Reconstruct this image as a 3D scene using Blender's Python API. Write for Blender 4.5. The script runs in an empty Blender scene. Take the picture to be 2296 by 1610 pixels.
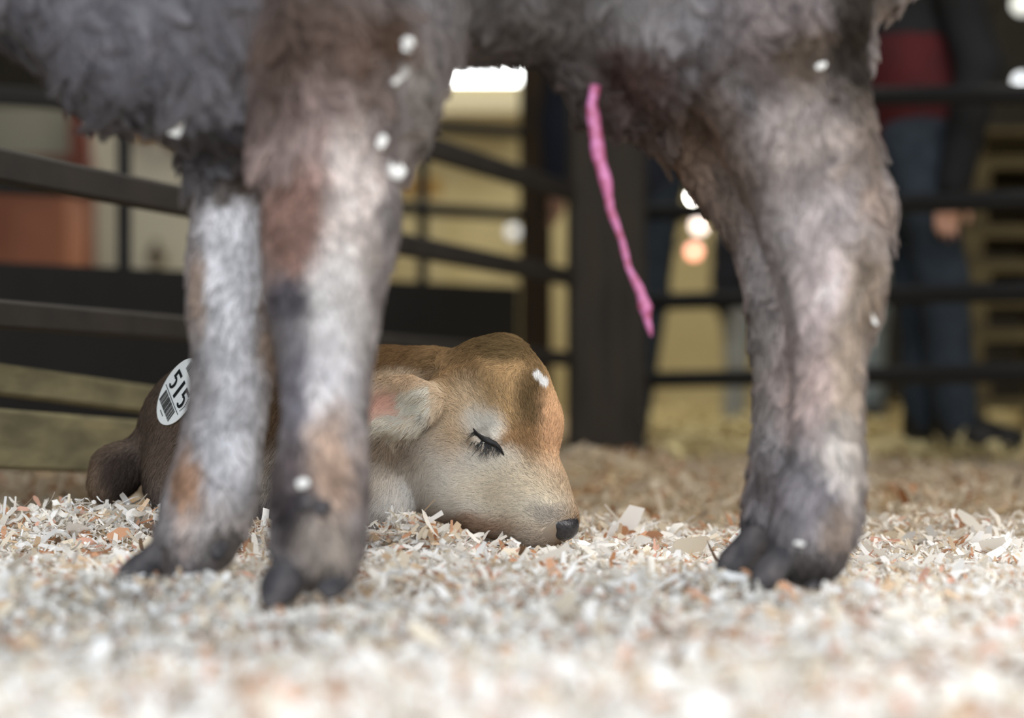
import bpy, math, random
import numpy as np
from mathutils import Vector
from mathutils.bvhtree import BVHTree
from mathutils.kdtree import KDTree

# ------------------------------------------------------------------ camera, world, lights
C = bpy.context.scene.collection
SC = bpy.context.scene
F = 4200.0            # focal length in pixels of the 2296 px wide frame
HOR = 850.0           # horizon row
CH = 0.21             # camera height above the bedding
cd = bpy.data.cameras.new('camera'); cam = bpy.data.objects.new('camera', cd); C.objects.link(cam)
cam.location = (0, 0, CH); cam.rotation_euler = (math.pi/2, 0, 0)
cd.sensor_width = 36.0; cd.lens = 36.0*F/2296.0; cd.shift_y = (HOR-805.0)/2296.0
cd.clip_start = 0.05; cd.clip_end = 60
cd.dof.use_dof = True; cd.dof.focus_distance = 2.41; cd.dof.aperture_fstop = (cd.lens/1000)/0.036
SC.camera = cam
SC.view_settings.view_transform = 'Standard'; SC.view_settings.look = 'None'
SC.view_settings.exposure = 0.25; SC.view_settings.gamma = 1.0

w = bpy.data.worlds.new('sky'); SC.world = w; w.use_nodes = True
w.node_tree.nodes['Background'].inputs[0].default_value = (0.62, 0.70, 0.82, 1)
w.node_tree.nodes['Background'].inputs[1].default_value = 0.10

def area(name, loc, target, sx, sy, power, col, spread=180):
    l = bpy.data.lights.new(name, 'AREA'); l.shape = 'RECTANGLE'; l.size = sx; l.size_y = sy
    l.energy = power; l.color = col; l.spread = math.radians(spread)
    o = bpy.data.objects.new(name, l); C.objects.link(o); o.location = loc
    o.rotation_euler = (Vector(target)-Vector(loc)).to_track_quat('-Z', 'Y').to_euler()
    return o
area('front_area_light', (-0.4, -1.6, 1.35), (0.15, 2.1, 0.25), 3.0, 2.2, 175, (0.86, 0.93, 1.0))  # unseen panel added behind the camera for front light and falloff
area('roof_lamp_light', (1.0, 2.75, 3.3), (0.3, 2.55, 0.0), 1.2, 1.2, 85, (1.0, 0.97, 0.92))
area('side_fill_light', (2.5, 0.8, 1.5), (0.05, 2.4, 0.15), 1.2, 1.4, 46, (1.0, 0.97, 0.94))  # unseen light added at the right to brighten the sleeping head
area('hall_fill_light', (1.2, 7.6, 3.7), (0.9, 7.4, 0.0), 1.6, 1.0, 70, (1.0, 0.93, 0.78))  # unseen light added to brighten the straw ground and back wall
area('far_hall_light', (0.4, 10.2, 3.6), (0.2, 11.4, 0.5), 6.0, 0.8, 60, (1.0, 0.93, 0.76))

# ------------------------------------------------------------------ helpers
rng = np.random.default_rng(7)
def P(px, py, d):
    return np.array([(px-1148.0)/F*d, d, CH+(HOR-py)/F*d])
def lin(*c):
    c = np.asarray(c, float)/255.0
    return np.where(c <= 0.04045, c/12.92, ((c+0.055)/1.055)**2.4)
def unit(v):
    return v/np.maximum(np.linalg.norm(v, axis=-1, keepdims=True), 1e-9)
def hsh(i, j, k, s):
    n = (i*374761393 + j*668265263 + k*2147483647 + s*974711) & 0xffffffff
    n = ((n ^ (n >> 13))*1274126177) & 0xffffffff
    return ((n ^ (n >> 16)) & 0xffff)/65535.0
def vnoise(Pt, freq, seed=0):
    q = Pt*freq; i = np.floor(q).astype(np.int64); f = q-i; f = f*f*(3-2*f); r = 0
    for a in (0, 1):
        for b in (0, 1):
            for c in (0, 1):
                wgt = (f[..., 0] if a else 1-f[..., 0])*(f[..., 1] if b else 1-f[..., 1])*(f[..., 2] if c else 1-f[..., 2])
                r = r+wgt*hsh(i[..., 0]+a, i[..., 1]+b, i[..., 2]+c, seed)
    return r
def sstep(a, b, x):
    t = np.clip((x-a)/(b-a), 0, 1); return t*t*(3-2*t)

def mat(name, col, rough=0.7, noise=None, metal=0.0, bump=0.0, scale=20.0, stretch=(1, 1, 1), emit=None, coat=0.0):
    m = bpy.data.materials.new(name); m.use_nodes = True; nt = m.node_tree; b = nt.nodes['Principled BSDF']
    b.inputs['Base Color'].default_value = (*col, 1); b.inputs['Roughness'].default_value = rough
    b.inputs['Metallic'].default_value = metal
    if coat: b.inputs['Coat Weight'].default_value = coat
    if noise is not None or bump:
        tc = nt.nodes.new('ShaderNodeTexCoord'); mp = nt.nodes.new('ShaderNodeMapping')
        mp.inputs['Scale'].default_value = stretch
        nz = nt.nodes.new('ShaderNodeTexNoise'); nz.inputs['Scale'].default_value = scale; nz.inputs['Detail'].default_value = 6
        nt.links.new(tc.outputs['Object'], mp.inputs[0]); nt.links.new(mp.outputs[0], nz.inputs['Vector'])
        if noise is not None:
            rp = nt.nodes.new('ShaderNodeValToRGB')
            rp.color_ramp.elements[0].position = 0.35; rp.color_ramp.elements[1].position = 0.68
            rp.color_ramp.elements[0].color = (*col, 1); rp.color_ramp.elements[1].color = (*noise, 1)
            nt.links.new(nz.outputs['Fac'], rp.inputs[0]); nt.links.new(rp.outputs[0], b.inputs['Base Color'])
        if bump:
            bp = nt.nodes.new('ShaderNodeBump'); bp.inputs['Strength'].default_value = bump; bp.inputs['Distance'].default_value = 0.01
            nt.links.new(nz.outputs['Fac'], bp.inputs['Height']); nt.links.new(bp.outputs[0], b.inputs['Normal'])
    if emit:
        b.inputs['Emission Color'].default_value = (*emit[0], 1); b.inputs['Emission Strength'].default_value = emit[1]
    return m
def attr_mat(name, rough=0.8, two=False, spec=0.2):
    m = bpy.data.materials.new(name); m.use_nodes = True; nt = m.node_tree; b = nt.nodes['Principled BSDF']
    a = nt.nodes.new('ShaderNodeAttribute'); a.attribute_name = 'Col'
    nt.links.new(a.outputs['Color'], b.inputs['Base Color'])
    b.inputs['Roughness'].default_value = rough; b.inputs['Specular IOR Level'].default_value = spec
    if two:
        out = nt.nodes['Material Output']; tr = nt.nodes.new('ShaderNodeBsdfTranslucent'); mx = nt.nodes.new('ShaderNodeMixShader')
        nt.links.new(a.outputs['Color'], tr.inputs[0]); mx.inputs[0].default_value = 0.3
        nt.links.new(b.outputs[0], mx.inputs[1]); nt.links.new(tr.outputs[0], mx.inputs[2]); nt.links.new(mx.outputs[0], out.inputs[0])
    return m
def fur_mat(name):
    m = bpy.data.materials.new(name); m.use_nodes = True; nt = m.node_tree; nt.nodes.remove(nt.nodes['Principled BSDF'])
    out = nt.nodes['Material Output']
    a = nt.nodes.new('ShaderNodeAttribute'); a.attribute_name = 'Col'
    n = nt.nodes.new('ShaderNodeAttribute'); n.attribute_name = 'fur_normal'
    d = nt.nodes.new('ShaderNodeBsdfDiffuse'); nt.links.new(a.outputs['Color'], d.inputs['Color']); nt.links.new(n.outputs['Vector'], d.inputs['Normal'])
    h = nt.nodes.new('ShaderNodeBsdfHair'); h.component = 'Reflection'; nt.links.new(a.outputs['Color'], h.inputs['Color'])
    h.inputs['RoughnessU'].default_value = 0.35; h.inputs['RoughnessV'].default_value = 0.8
    mx = nt.nodes.new('ShaderNodeMixShader'); mx.inputs[0].default_value = 0.25
    nt.links.new(d.outputs[0], mx.inputs[1]); nt.links.new(h.outputs[0], mx.inputs[2]); nt.links.new(mx.outputs[0], out.inputs[0])
    return m

def tag(o, label=None, cat=None, group=None, kind=None):
    if label: o['label'] = label
    if cat: o['category'] = cat
    if group: o['group'] = group
    if kind: o['kind'] = kind
    return o
def empty(name, loc, label, cat, group=None):
    o = bpy.data.objects.new(name, None); C.objects.link(o); o.location = Vector(loc); o.empty_display_size = 0.1
    return tag(o, label, cat, group)
def link_mesh(name, me, m, parent=None):
    if m: me.materials.append(m)
    o = bpy.data.objects.new(name, me); C.objects.link(o)
    if parent:
        off = parent.location.copy(); q = parent.parent
        while q: off += q.location; q = q.parent
        me.transform(__import__('mathutils').Matrix.Translation(-off)); o.parent = parent
    return o
def np_mesh(name, V, Q, smooth=True, col=None):
    me = bpy.data.meshes.new(name); nq, k = Q.shape
    me.vertices.add(len(V)); me.vertices.foreach_set('co', np.ascontiguousarray(V, np.float32).ravel())
    me.loops.add(nq*k); me.loops.foreach_set('vertex_index', np.ascontiguousarray(Q, np.int32).ravel())
    me.polygons.add(nq); me.polygons.foreach_set('loop_start', np.arange(0, nq*k, k, dtype=np.int32))
    me.polygons.foreach_set('loop_total', np.full(nq, k, np.int32))
    me.update(calc_edges=True)
    if smooth: me.polygons.foreach_set('use_smooth', np.ones(nq, bool))
    if col is not None: set_col(me, col)
    return me
def set_col(me, col):
    a = me.attributes.new('Col', 'FLOAT_COLOR', 'POINT')
    a.data.foreach_set('color', np.hstack([col, np.ones((len(col), 1))]).astype(np.float32).ravel())
def np_obj(name, V, Q, m, parent=None, col=None, smooth=True):
    return link_mesh(name, np_mesh(name, V, Q, smooth, col), m, parent)

class MB:
    """collects boxes, bars and tubes into one mesh"""
    def __init__(s): s.v = []; s.f = []
    def beam(s, a, b, w, h, up=(0, 0, 1), bev=0.006):
        a = Vector(a); b = Vector(b); d = (b-a).normalized(); up = Vector(up)
        if abs(d.dot(up)) > 0.95: up = Vector((0, 1, 0))
        sx = d.cross(up).normalized(); sz = sx.cross(d).normalized(); n = len(s.v)
        bev = min(bev, w*0.3, h*0.3)
        ring = [(-w/2+bev, -h/2), (w/2-bev, -h/2), (w/2, -h/2+bev), (w/2, h/2-bev), (w/2-bev, h/2), (-w/2+bev, h/2), (-w/2, h/2-bev), (-w/2, -h/2+bev)]
        for p in (a, b):
            for (x, z) in ring: s.v.append(p+sx*x+sz*z)
        for i in range(8): s.f.append((n+i, n+(i+1) % 8, n+8+(i+1) % 8, n+8+i))
        s.f.append(tuple(n+i for i in reversed(range(8)))); s.f.append(tuple(n+8+i for i in range(8)))
        return s
    def tube(s, pts, rad, seg=10):
        pts = [Vector(p) for p in pts]; n = len(s.v); k = len(pts)
        rad = rad if hasattr(rad, '__len__') else [rad]*k; x = None
        for i, p in enumerate(pts):
            d = (pts[min(i+1, k-1)]-pts[max(i-1, 0)]).normalized()
            if x is None: x = d.orthogonal().normalized()
            x = (x-d*x.dot(d)).normalized(); y = d.cross(x)
            for j in range(seg):
                t = 2*math.pi*j/seg; s.v.append(p+(x*math.cos(t)+y*math.sin(t))*rad[i])
        for i in range(k-1):
            for j in range(seg): s.f.append((n+i*seg+j, n+i*seg+(j+1) % seg, n+(i+1)*seg+(j+1) % seg, n+(i+1)*seg+j))
        s.f.append(tuple(n+j for j in reversed(range(seg)))); s.f.append(tuple(n+(k-1)*seg+j for j in range(seg)))
        return s
    def build(s, name, m, parent=None, smooth=False):
        me = bpy.data.meshes.new(name); me.from_pydata([tuple(v) for v in s.v], [], s.f); me.update()
        if smooth: me.polygons.foreach_set('use_smooth', np.ones(len(me.polygons), bool))
        return link_mesh(name, me, m, parent)

# ---- implicit bodies: smooth unions of tapered limbs, meshed as one continuous skin
class Field:
    def __init__(s, lo, hi, res):
        s.lo = np.asarray(lo, float); s.res = res
        s.n = np.ceil((np.asarray(hi)-s.lo)/res).astype(int)+1
        s.f = np.full(tuple(s.n), 1.0, np.float32)
        s.ax = [s.lo[i]+np.arange(s.n[i])*res for i in range(3)]
    def block(s, lo, hi):
        a = np.clip(np.floor((lo-s.lo)/s.res).astype(int), 0, s.n); b = np.clip(np.ceil((hi-s.lo)/s.res).astype(int)+1, 0, s.n)
        sl = tuple(slice(a[i], b[i]) for i in range(3))
        g = np.meshgrid(*[s.ax[i][sl[i]] for i in range(3)], indexing='ij', sparse=False)
        return sl, np.stack(g, -1).astype(np.float32)
    def merge(s, sl, d, k, op):
        f = s.f[sl]
        if op == 'add':
            h = np.maximum(k-np.abs(f-d), 0)/k; s.f[sl] = np.minimum(f, d)-h*h*k*0.25
        else:
            h = np.maximum(k-np.abs(f+d), 0)/k; s.f[sl] = np.maximum(f, -d)+h*h*k*0.25
    def cone(s, a, b, r1, r2, k=0.02, op='add', sq=None):
        a = np.asarray(a, float); b = np.asarray(b, float); m = max(r1, r2)+k+0.02
        sl, g = s.block(np.minimum(a, b)-m, np.maximum(a, b)+m)
        if g.size == 0: return
        ba = (b-a).astype(np.float32); L = max(float(ba@ba), 1e-9)
        pa = g-a.astype(np.float32); t = np.clip((pa@ba)/L, 0, 1); q = pa-t[..., None]*ba
        s.merge(sl, np.sqrt((q*q).sum(-1))-(r1+(r2-r1)*t), k, op)
    def chain(s, pts, k=0.02):
        for (a, ra), (b, rb) in zip(pts[:-1], pts[1:]): s.cone(a, b, ra, rb, k)
    def ell(s, c, r, ax=None, k=0.02, op='add'):
        c = np.asarray(c, float); r = np.asarray(r, float); m = r.max()+k+0.02
        sl, g = s.block(c-m, c+m)
        if g.size == 0: return
        q = g-c.astype(np.float32)
        if ax is not None: q = q@np.asarray(ax, np.float32).T
        r = r.astype(np.float32); k0 = np.sqrt(((q/r)**2).sum(-1)); k1 = np.sqrt(((q/(r*r))**2).sum(-1))
        s.merge(sl, np.where(k1 > 1e-6, k0*(k0-1)/np.maximum(k1, 1e-6), -r.min()), k, op)
    def mesh(s, smooth=2):
        f = s.f; ins = f < 0
        c = np.zeros(tuple(s.n-1), np.int8)
        for a in (0, 1):
            for b in (0, 1):
                for d in (0, 1): c += ins[a:s.n[0]-1+a, b:s.n[1]-1+b, d:s.n[2]-1+d]
        cells = np.argwhere((c > 0) & (c < 8)); ix = np.full(tuple(s.n-1), -1, np.int64); ix[tuple(cells.T)] = np.arange(len(cells))
        acc = np.zeros((len(cells), 3)); cnt = np.zeros(len(cells))
        cor = [np.array(o) for o in np.ndindex(2, 2, 2)]
        for u in cor:
            for ax in range(3):
                if u[ax]: continue
                v = u.copy(); v[ax] = 1
                fa = f[tuple((cells+u).T)]; fb = f[tuple((cells+v).T)]; m = (fa < 0) != (fb < 0)
                t = np.where(m, fa/np.where(m, fa-fb, 1), 0); p = u+(v-u)*t[:, None]
                acc += np.where(m[:, None], p, 0); cnt += m
        V = s.lo+(cells+acc/cnt[:, None])*s.res
        quads = []
        for ax in range(3):
            o1, o2 = [(1, 2), (2, 0), (0, 1)][ax]
            sa = [slice(None)]*3; sb = [slice(None)]*3; sa[ax] = slice(0, -1); sb[ax] = slice(1, None)
            ia = ins[tuple(sa)]; ib = ins[tuple(sb)]; e = np.argwhere(ia != ib)
            ok = (e[:, o1] > 0) & (e[:, o2] > 0) & (e[:, o1] < s.n[o1]-1) & (e[:, o2] < s.n[o2]-1); e = e[ok]
            fl = ia[tuple(e.T)]
            d1 = np.zeros(3, int); d1[o1] = 1; d2 = np.zeros(3, int); d2[o2] = 1
            q = np.stack([ix[tuple((e-d1-d2).T)], ix[tuple((e-d2).T)], ix[tuple(e.T)], ix[tuple((e-d1).T)]], 1)
            q[~fl] = q[~fl][:, ::-1]; quads.append(q)
        Q = np.concatenate(quads); Q = Q[(Q >= 0).all(1)]
        for _ in range(smooth):
            sm = np.zeros_like(V); n = np.zeros(len(V))
            for i in range(4):
                for j in (1, 3):
                    a = Q[:, i]; b = Q[:, (i+j) % 4]
                    for x in range(3): sm[:, x] += np.bincount(a, V[b, x], len(V))
                    n += np.bincount(a, minlength=len(V))
            V = V+0.5*(sm/np.maximum(n, 1)[:, None]-V)
        return V, Q
def vnormals(V, Q):
    n = np.cross(V[Q[:, 2]]-V[Q[:, 0]], V[Q[:, 3]]-V[Q[:, 1]]); N = np.zeros_like(V)
    for i in range(4):
        for x in range(3): N[:, x] += np.bincount(Q[:, i], n[:, x], len(V))
    return unit(N)
def bvh(V, Q): return BVHTree.FromPolygons([Vector(v) for v in V.tolist()], Q.tolist())

def paint(Pt, base, strokes, dref, seed=3, warp=18.0):
    """coat colour, with some painted shade, from patches laid out on the calf's flank; each stroke is centre, half sizes, colour, softness, strength"""
    u = 1148+Pt[:, 0]/dref*F; v = HOR-(Pt[:, 2]-CH)/dref*F
    u = u+(vnoise(Pt, 38, seed)-0.5)*2*warp+(vnoise(Pt, 110, seed+1)-0.5)*warp
    v = v+(vnoise(Pt, 38, seed+2)-0.5)*2*warp+(vnoise(Pt, 110, seed+3)-0.5)*warp
    col = np.tile(lin(*base), (len(Pt), 1))
    for (cx, cy, rx, ry, c, soft, stg) in strokes:
        r = np.sqrt(((u-cx)/rx)**2+((v-cy)/ry)**2)
        a = (1-sstep(1-soft, 1+soft, r))*stg
        col = col*(1-a[:, None])+lin(*c)*a[:, None]
    lum = col@np.array([0.25, 0.65, 0.10]); return col*0.84+lum[:, None]*0.16

def fur(name, parent, V, Q, N, count, dens, direc, length, colour, rad, lift, m, clump=0.0, nclump=2000, seed=1, npt=5, jit=0.25, wave=0.0, fade=0.18):
    r = np.random.default_rng(seed)
    T = np.concatenate([Q[:, [0, 1, 2]], Q[:, [0, 2, 3]]])
    A = np.linalg.norm(np.cross(V[T[:, 1]]-V[T[:, 0]], V[T[:, 2]]-V[T[:, 0]]), axis=1)
    cen = V[T].mean(1); cn = unit(N[T].sum(1)); wt = A*dens(cen, cn); wt = wt/wt.sum()
    ti = r.choice(len(T), count, p=wt); a = r.random(count); b = r.random(count); sw = a+b > 1; a[sw] = 1-a[sw]; b[sw] = 1-b[sw]
    c = 1-a-b; t = T[ti]
    R = V[t[:, 0]]*a[:, None]+V[t[:, 1]]*b[:, None]+V[t[:, 2]]*c[:, None]
    n = unit(N[t[:, 0]]*a[:, None]+N[t[:, 1]]*b[:, None]+N[t[:, 2]]*c[:, None])
    D = direc(R, n); D = D+r.normal(0, jit, D.shape); D = unit(D-n*(D*n).sum(1, keepdims=True))
    L = length(R, n)*r.uniform(0.65, 1.25, count); lf = lift(R, n) if callable(lift) else np.full(count, lift)
    lf = lf*r.uniform(0.5, 1.5, count)
    ts = np.linspace(0, 1, npt)
    pts = np.zeros((count, npt, 3))
    wv = unit(np.cross(D, n)); ph = r.uniform(0, 6.28, count)
    for i, s in enumerate(ts):
        up = lf*(s*1.6-0.9*s*s)
        pts[:, i] = R+L[:, None]*(D*(s*np.sqrt(np.clip(1-up*up, 0.05, 1)))[:, None]+n*up[:, None])
        pts[:, i, 2] -= 0.12*L*s*s
        if wave: pts[:, i] += wv*(np.sin(ph+s*5)*wave*L*s)[:, None]
    if clump > 0:
        pi = r.choice(count, min(nclump, count), replace=False); kd = KDTree(len(pi))
        for j, p in enumerate(pi): kd.insert(R[p], j)
        kd.balance(); near = np.array([pi[kd.find(x)[1]] for x in R.tolist()])
        for i, s in enumerate(ts):
            k = clump*s**1.3; pts[:, i] = pts[:, i]*(1-k)+pts[near, i]*k
    col = np.clip(colour(R, n, r), 0.002, 1)
    cu = bpy.data.hair_curves.new(name); cu.add_curves([npt]*count)
    off = Vector((0, 0, 0)); q = parent
    while q: off += q.location; q = q.parent
    pts = pts-np.array(off)
    cu.attributes['position'].data.foreach_set('vector', pts.astype(np.float32).ravel())
    ra = cu.attributes.get('radius') or cu.attributes.new('radius', 'FLOAT', 'POINT')
    rr = (rad(R, n) if callable(rad) else np.full(count, rad))[:, None]*(1-ts*(1-fade))[None, :]
    ra.data.foreach_set('value', rr.astype(np.float32).ravel())
    ca = cu.attributes.new('Col', 'FLOAT_COLOR', 'CURVE')
    ca.data.foreach_set('color', np.hstack([col, np.ones((count, 1))]).astype(np.float32).ravel())
    fn = unit(n+0.35*D)
    na = cu.attributes.new('fur_normal', 'FLOAT_VECTOR', 'CURVE'); na.data.foreach_set('vector', fn.astype(np.float32).ravel())
    cu.materials.append(m)
    o = bpy.data.objects.new(name, cu); C.objects.link(o); o.parent = parent
    return o
CAMP = np.array([0, 0, CH])
def facing(Pt, n): return (unit(CAMP-Pt)*n).sum(1)

# ------------------------------------------------------------------ materials
M_floor = mat('packed_bedding', lin(150, 128, 98), 0.95, lin(206, 186, 150), bump=0.6, scale=30)
M_shav = attr_mat('wood_shavings', 0.75, two=True)
M_skin = attr_mat('calf_hide', 0.85)
M_fur = fur_mat('calf_fur')
M_iron = mat('dark_iron', lin(42, 38, 34), 0.55, lin(58, 50, 42), scale=9)
M_black = mat('black_paint', lin(9, 9, 11), 0.7, lin(14, 14, 16), scale=6)
M_post = mat('weathered_timber', lin(32, 27, 22), 0.9, lin(48, 41, 31), scale=5, stretch=(6, 6, 0.7), bump=0.4)
M_post2 = mat('brown_timber', lin(74, 58, 39), 0.9, lin(52, 41, 30), scale=5, stretch=(6, 6, 0.7))
M_plank = mat('mossy_old_plank', lin(82, 77, 56), 0.9, lin(118, 110, 80), scale=9, stretch=(1, 1, 3), bump=0.5)
M_cream = mat('cream_board', lin(206, 194, 150), 0.7, lin(184, 170, 126), scale=1.3)
M_white = mat('white_board', lin(218, 214, 198), 0.6, lin(200, 196, 178), scale=2)
M_orange = mat('orange_varnished_wood', lin(140, 84, 58), 0.6, lin(158, 100, 70), scale=3)
M_redwood = mat('red_brown_wood', lin(104, 50, 32), 0.6, lin(122, 62, 42), scale=3)
M_hoof = mat('dark_hoof_horn', lin(44, 42, 45), 0.8, lin(86, 80, 80), scale=45, bump=0.5)
M_nose = mat('wet_black_nose', lin(34, 33, 36), 0.3, lin(52, 50, 52), scale=300, bump=0.15)
M_lash = mat('black_lashes', lin(12, 11, 12), 0.6)
M_cord = mat('pink_cord', lin(188, 112, 158), 0.5, lin(150, 66, 92), scale=120)
M_sticker = mat('white_sticker_paper', lin(236, 240, 240), 0.5)
M_ink = mat('black_ink', lin(24, 28, 32), 0.5)
M_straw = mat('yellow_straw', lin(216, 202, 152), 0.9, lin(188, 172, 126), scale=14, bump=0.4)

# ------------------------------------------------------------------ setting: floor, walls, ceiling
def gz(x, y):
    """height of the bedding"""
    x = np.asarray(x, float); y = np.asarray(y, float); q = np.stack([x, y, np.zeros_like(x)], -1)
    z = (vnoise(q, 3.1, 21)-0.5)*0.022+(vnoise(q, 9, 22)-0.5)*0.014
    for (cx, cy, rx, ry, h) in MOUNDS: z = z+h*np.exp(-((x-cx)/rx)**2-((y-cy)/ry)**2)
    return z-0.022
def gp(px, py, d): p = P(px, py, d); return p[0], p[1]
MOUNDS = [(*gp(190, 1120, 2.52), 0.24, 0.10, 0.032), (*gp(900, 1180, 2.36), 0.05, 0.05, 0.030), (*gp(1370, 1000, 4.3), 0.16, 0.20, 0.060),
          (*gp(1400, 1150, 2.75), 0.12, 0.10, 0.022), (*gp(2140, 1130, 2.75), 0.12, 0.08, 0.028), (*gp(1215, 1200, 2.36), 0.09, 0.07, -0.007),
          (*gp(580, 1180, 2.40), 0.05, 0.04, 0.020)]
xs = np.linspace(-6, 6, 241); ys = np.linspace(-3.4, 12, 309); X, Y = np.meshgrid(xs, ys, indexing='ij')
Z = np.where((Y > 5.9) | (Y < 0.3), 0, gz(X, Y)-0.012)
V = np.stack([X, Y, Z], -1).reshape(-1, 3); nx, ny = X.shape
i = np.arange((nx-1)*(ny-1)); a = (i//(ny-1))*ny+i % (ny-1)
fl = np_obj('floor', V, np.stack([a, a+ny, a+ny+1, a+1], 1), M_floor); tag(fl, kind='structure')
def slab(name, lo, hi, m):
    lo = np.array(lo, float); hi = np.array(hi, float); c = (lo+hi)/2
    b = MB(); b.beam((c[0], c[1], lo[2]), (c[0], c[1], hi[2]), hi[0]-lo[0], hi[1]-lo[1], up=(0, 1, 0), bev=0.002)
    o = b.build(name, m)
    return o
def vslab(mb, lo, hi, bev=0.004):
    c = (np.array(lo)+np.array(hi))/2
    n = len(mb.v); x0, y0, z0 = lo; x1, y1, z1 = hi
    mb.v += [Vector(p) for p in ((x0, y0, z0), (x1, y0, z0), (x1, y1, z0), (x0, y1, z0), (x0, y0, z1), (x1, y0, z1), (x1, y1, z1), (x0, y1, z1))]
    mb.f += [tuple(n+k for k in f) for f in ((3, 2, 1, 0), (4, 5, 6, 7), (0, 1, 5, 4), (1, 2, 6, 5), (2, 3, 7, 6), (3, 0, 4, 7))]
    return mb
def wall(name, lo, hi, m): return tag(vslab(MB(), lo, hi).build(name, m), kind='structure')
M_wall = mat('dark_barn_boards', lin(34, 31, 27), 0.9, lin(46, 42, 35), scale=4, stretch=(8, 8, 0.6))
M_ceil = mat('dark_roof_boards', lin(34, 31, 28), 0.95, lin(46, 42, 38), scale=4)
wall('wall_back', (-6, 12, 0), (6, 12.2, 4), M_cream)
wall('wall_left', (-6.2, -3.4, 0), (-6, 12, 4), M_wall)
wall('wall_right', (6, -3.4, 0), (6.2, 12, 4), M_wall)
wall('ceiling', (-6, -3.4, 4), (6, 12, 4.15), M_ceil)

# ------------------------------------------------------------------ the sleeping calf
D0 = 2.47; S0 = F/D0
def H(px, py, dz=0): return P(px, py, D0-dz/S0)          # dz: towards the camera, in pixels at the calf
def r_(x): return x/S0
calf_root = P(760, 1175, 2.62); calf_root[2] = 0.0
lying = empty('calf', calf_root, 'small golden brown calf asleep on the shavings with its chin on the ground', 'calf')
lo = P(150, 1230, 2.15); hi = P(1400, 700, 2.15)
f = Field((-0.66, 2.22, -0.03), (0.14, 2.95, 0.33), 0.0030)
# trunk, rump and folded legs
f.chain([(H(972, 894, -95), r_(117)), (H(880, 945, -135), r_(142)), (H(830, 965, -130), r_(178)), (H(650, 965, -210), r_(182)), (H(500, 968, -230), r_(160))], 0.04)
nx_ = unit(np.array([-0.80, -0.60, 0.10])); hx_ = unit(np.array([0.60, -0.80, 0.0])); zx_ = np.cross(nx_, hx_)
f.ell(H(478, 978, -200), (r_(150), r_(245), r_(172)), [nx_, hx_, zx_], 0.03)
f.chain([(H(420, 1070, -120), r_(98)), (H(560, 1120, -60), r_(52)), (H(640, 1150, -40), r_(34))], 0.03)
f.chain([(H(800, 1080, -40), r_(95)), (H(870, 1130, 0), r_(52)), (H(800, 1165, 10), r_(36)), (H(700, 1170, -10), r_(34))], 0.025)
f.chain([(H(318, 1010, -210), r_(40)), (H(262, 1055, -190), r_(52)), (H(240, 1085, -170), r_(40))], 0.02)
# head
f.ell(H(1105, 890, -10), (r_(134), r_(120), r_(130)), None, 0.02)
f.cone(H(1020, 880, -40), H(1130, 800, -25), r_(72), r_(38), 0.03)                       # poll
f.ell(H(1105, 960, 42), (r_(92), r_(66), r_(88)), None, 0.02)                            # near brow
f.ell(H(1188, 945, -5), (r_(74), r_(80), r_(74)), None, 0.018)                           # far brow
f.chain([(H(1010, 1010, -25), r_(118)), (H(1040, 1070, 0), r_(96)), (H(1120, 1130, 40), r_(62))], 0.03)   # cheek and jaw
f.cone(H(1150, 1040, 20), H(1196, 1130, 70), r_(100), r_(78), 0.03)                      # nose bridge
f.cone(H(1190, 1115, 60), H(1216, 1162, 95), r_(76), r_(58), 0.03)                       # muzzle
f.cone(H(1216, 1162, 90), H(1250, 1168, 88), r_(50), r_(40), 0.02)
f.cone(H(1090, 1150, 45), H(1190, 1180, 90), r_(46), r_(30), 0.02)                       # lower lip
f.ell(H(1092, 984, 112), (r_(44), r_(20), r_(24)), None, 0.012)                          # closed eyeball bulge
f.cone(H(1062, 962, 126), H(1130, 1012, 122), r_(4), r_(4), 0.006, 'sub')                # lid line
f.ell(H(1040, 905, 122), (r_(50), r_(30), r_(60)), None, 0.03, 'sub')                    # temple hollow
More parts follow.
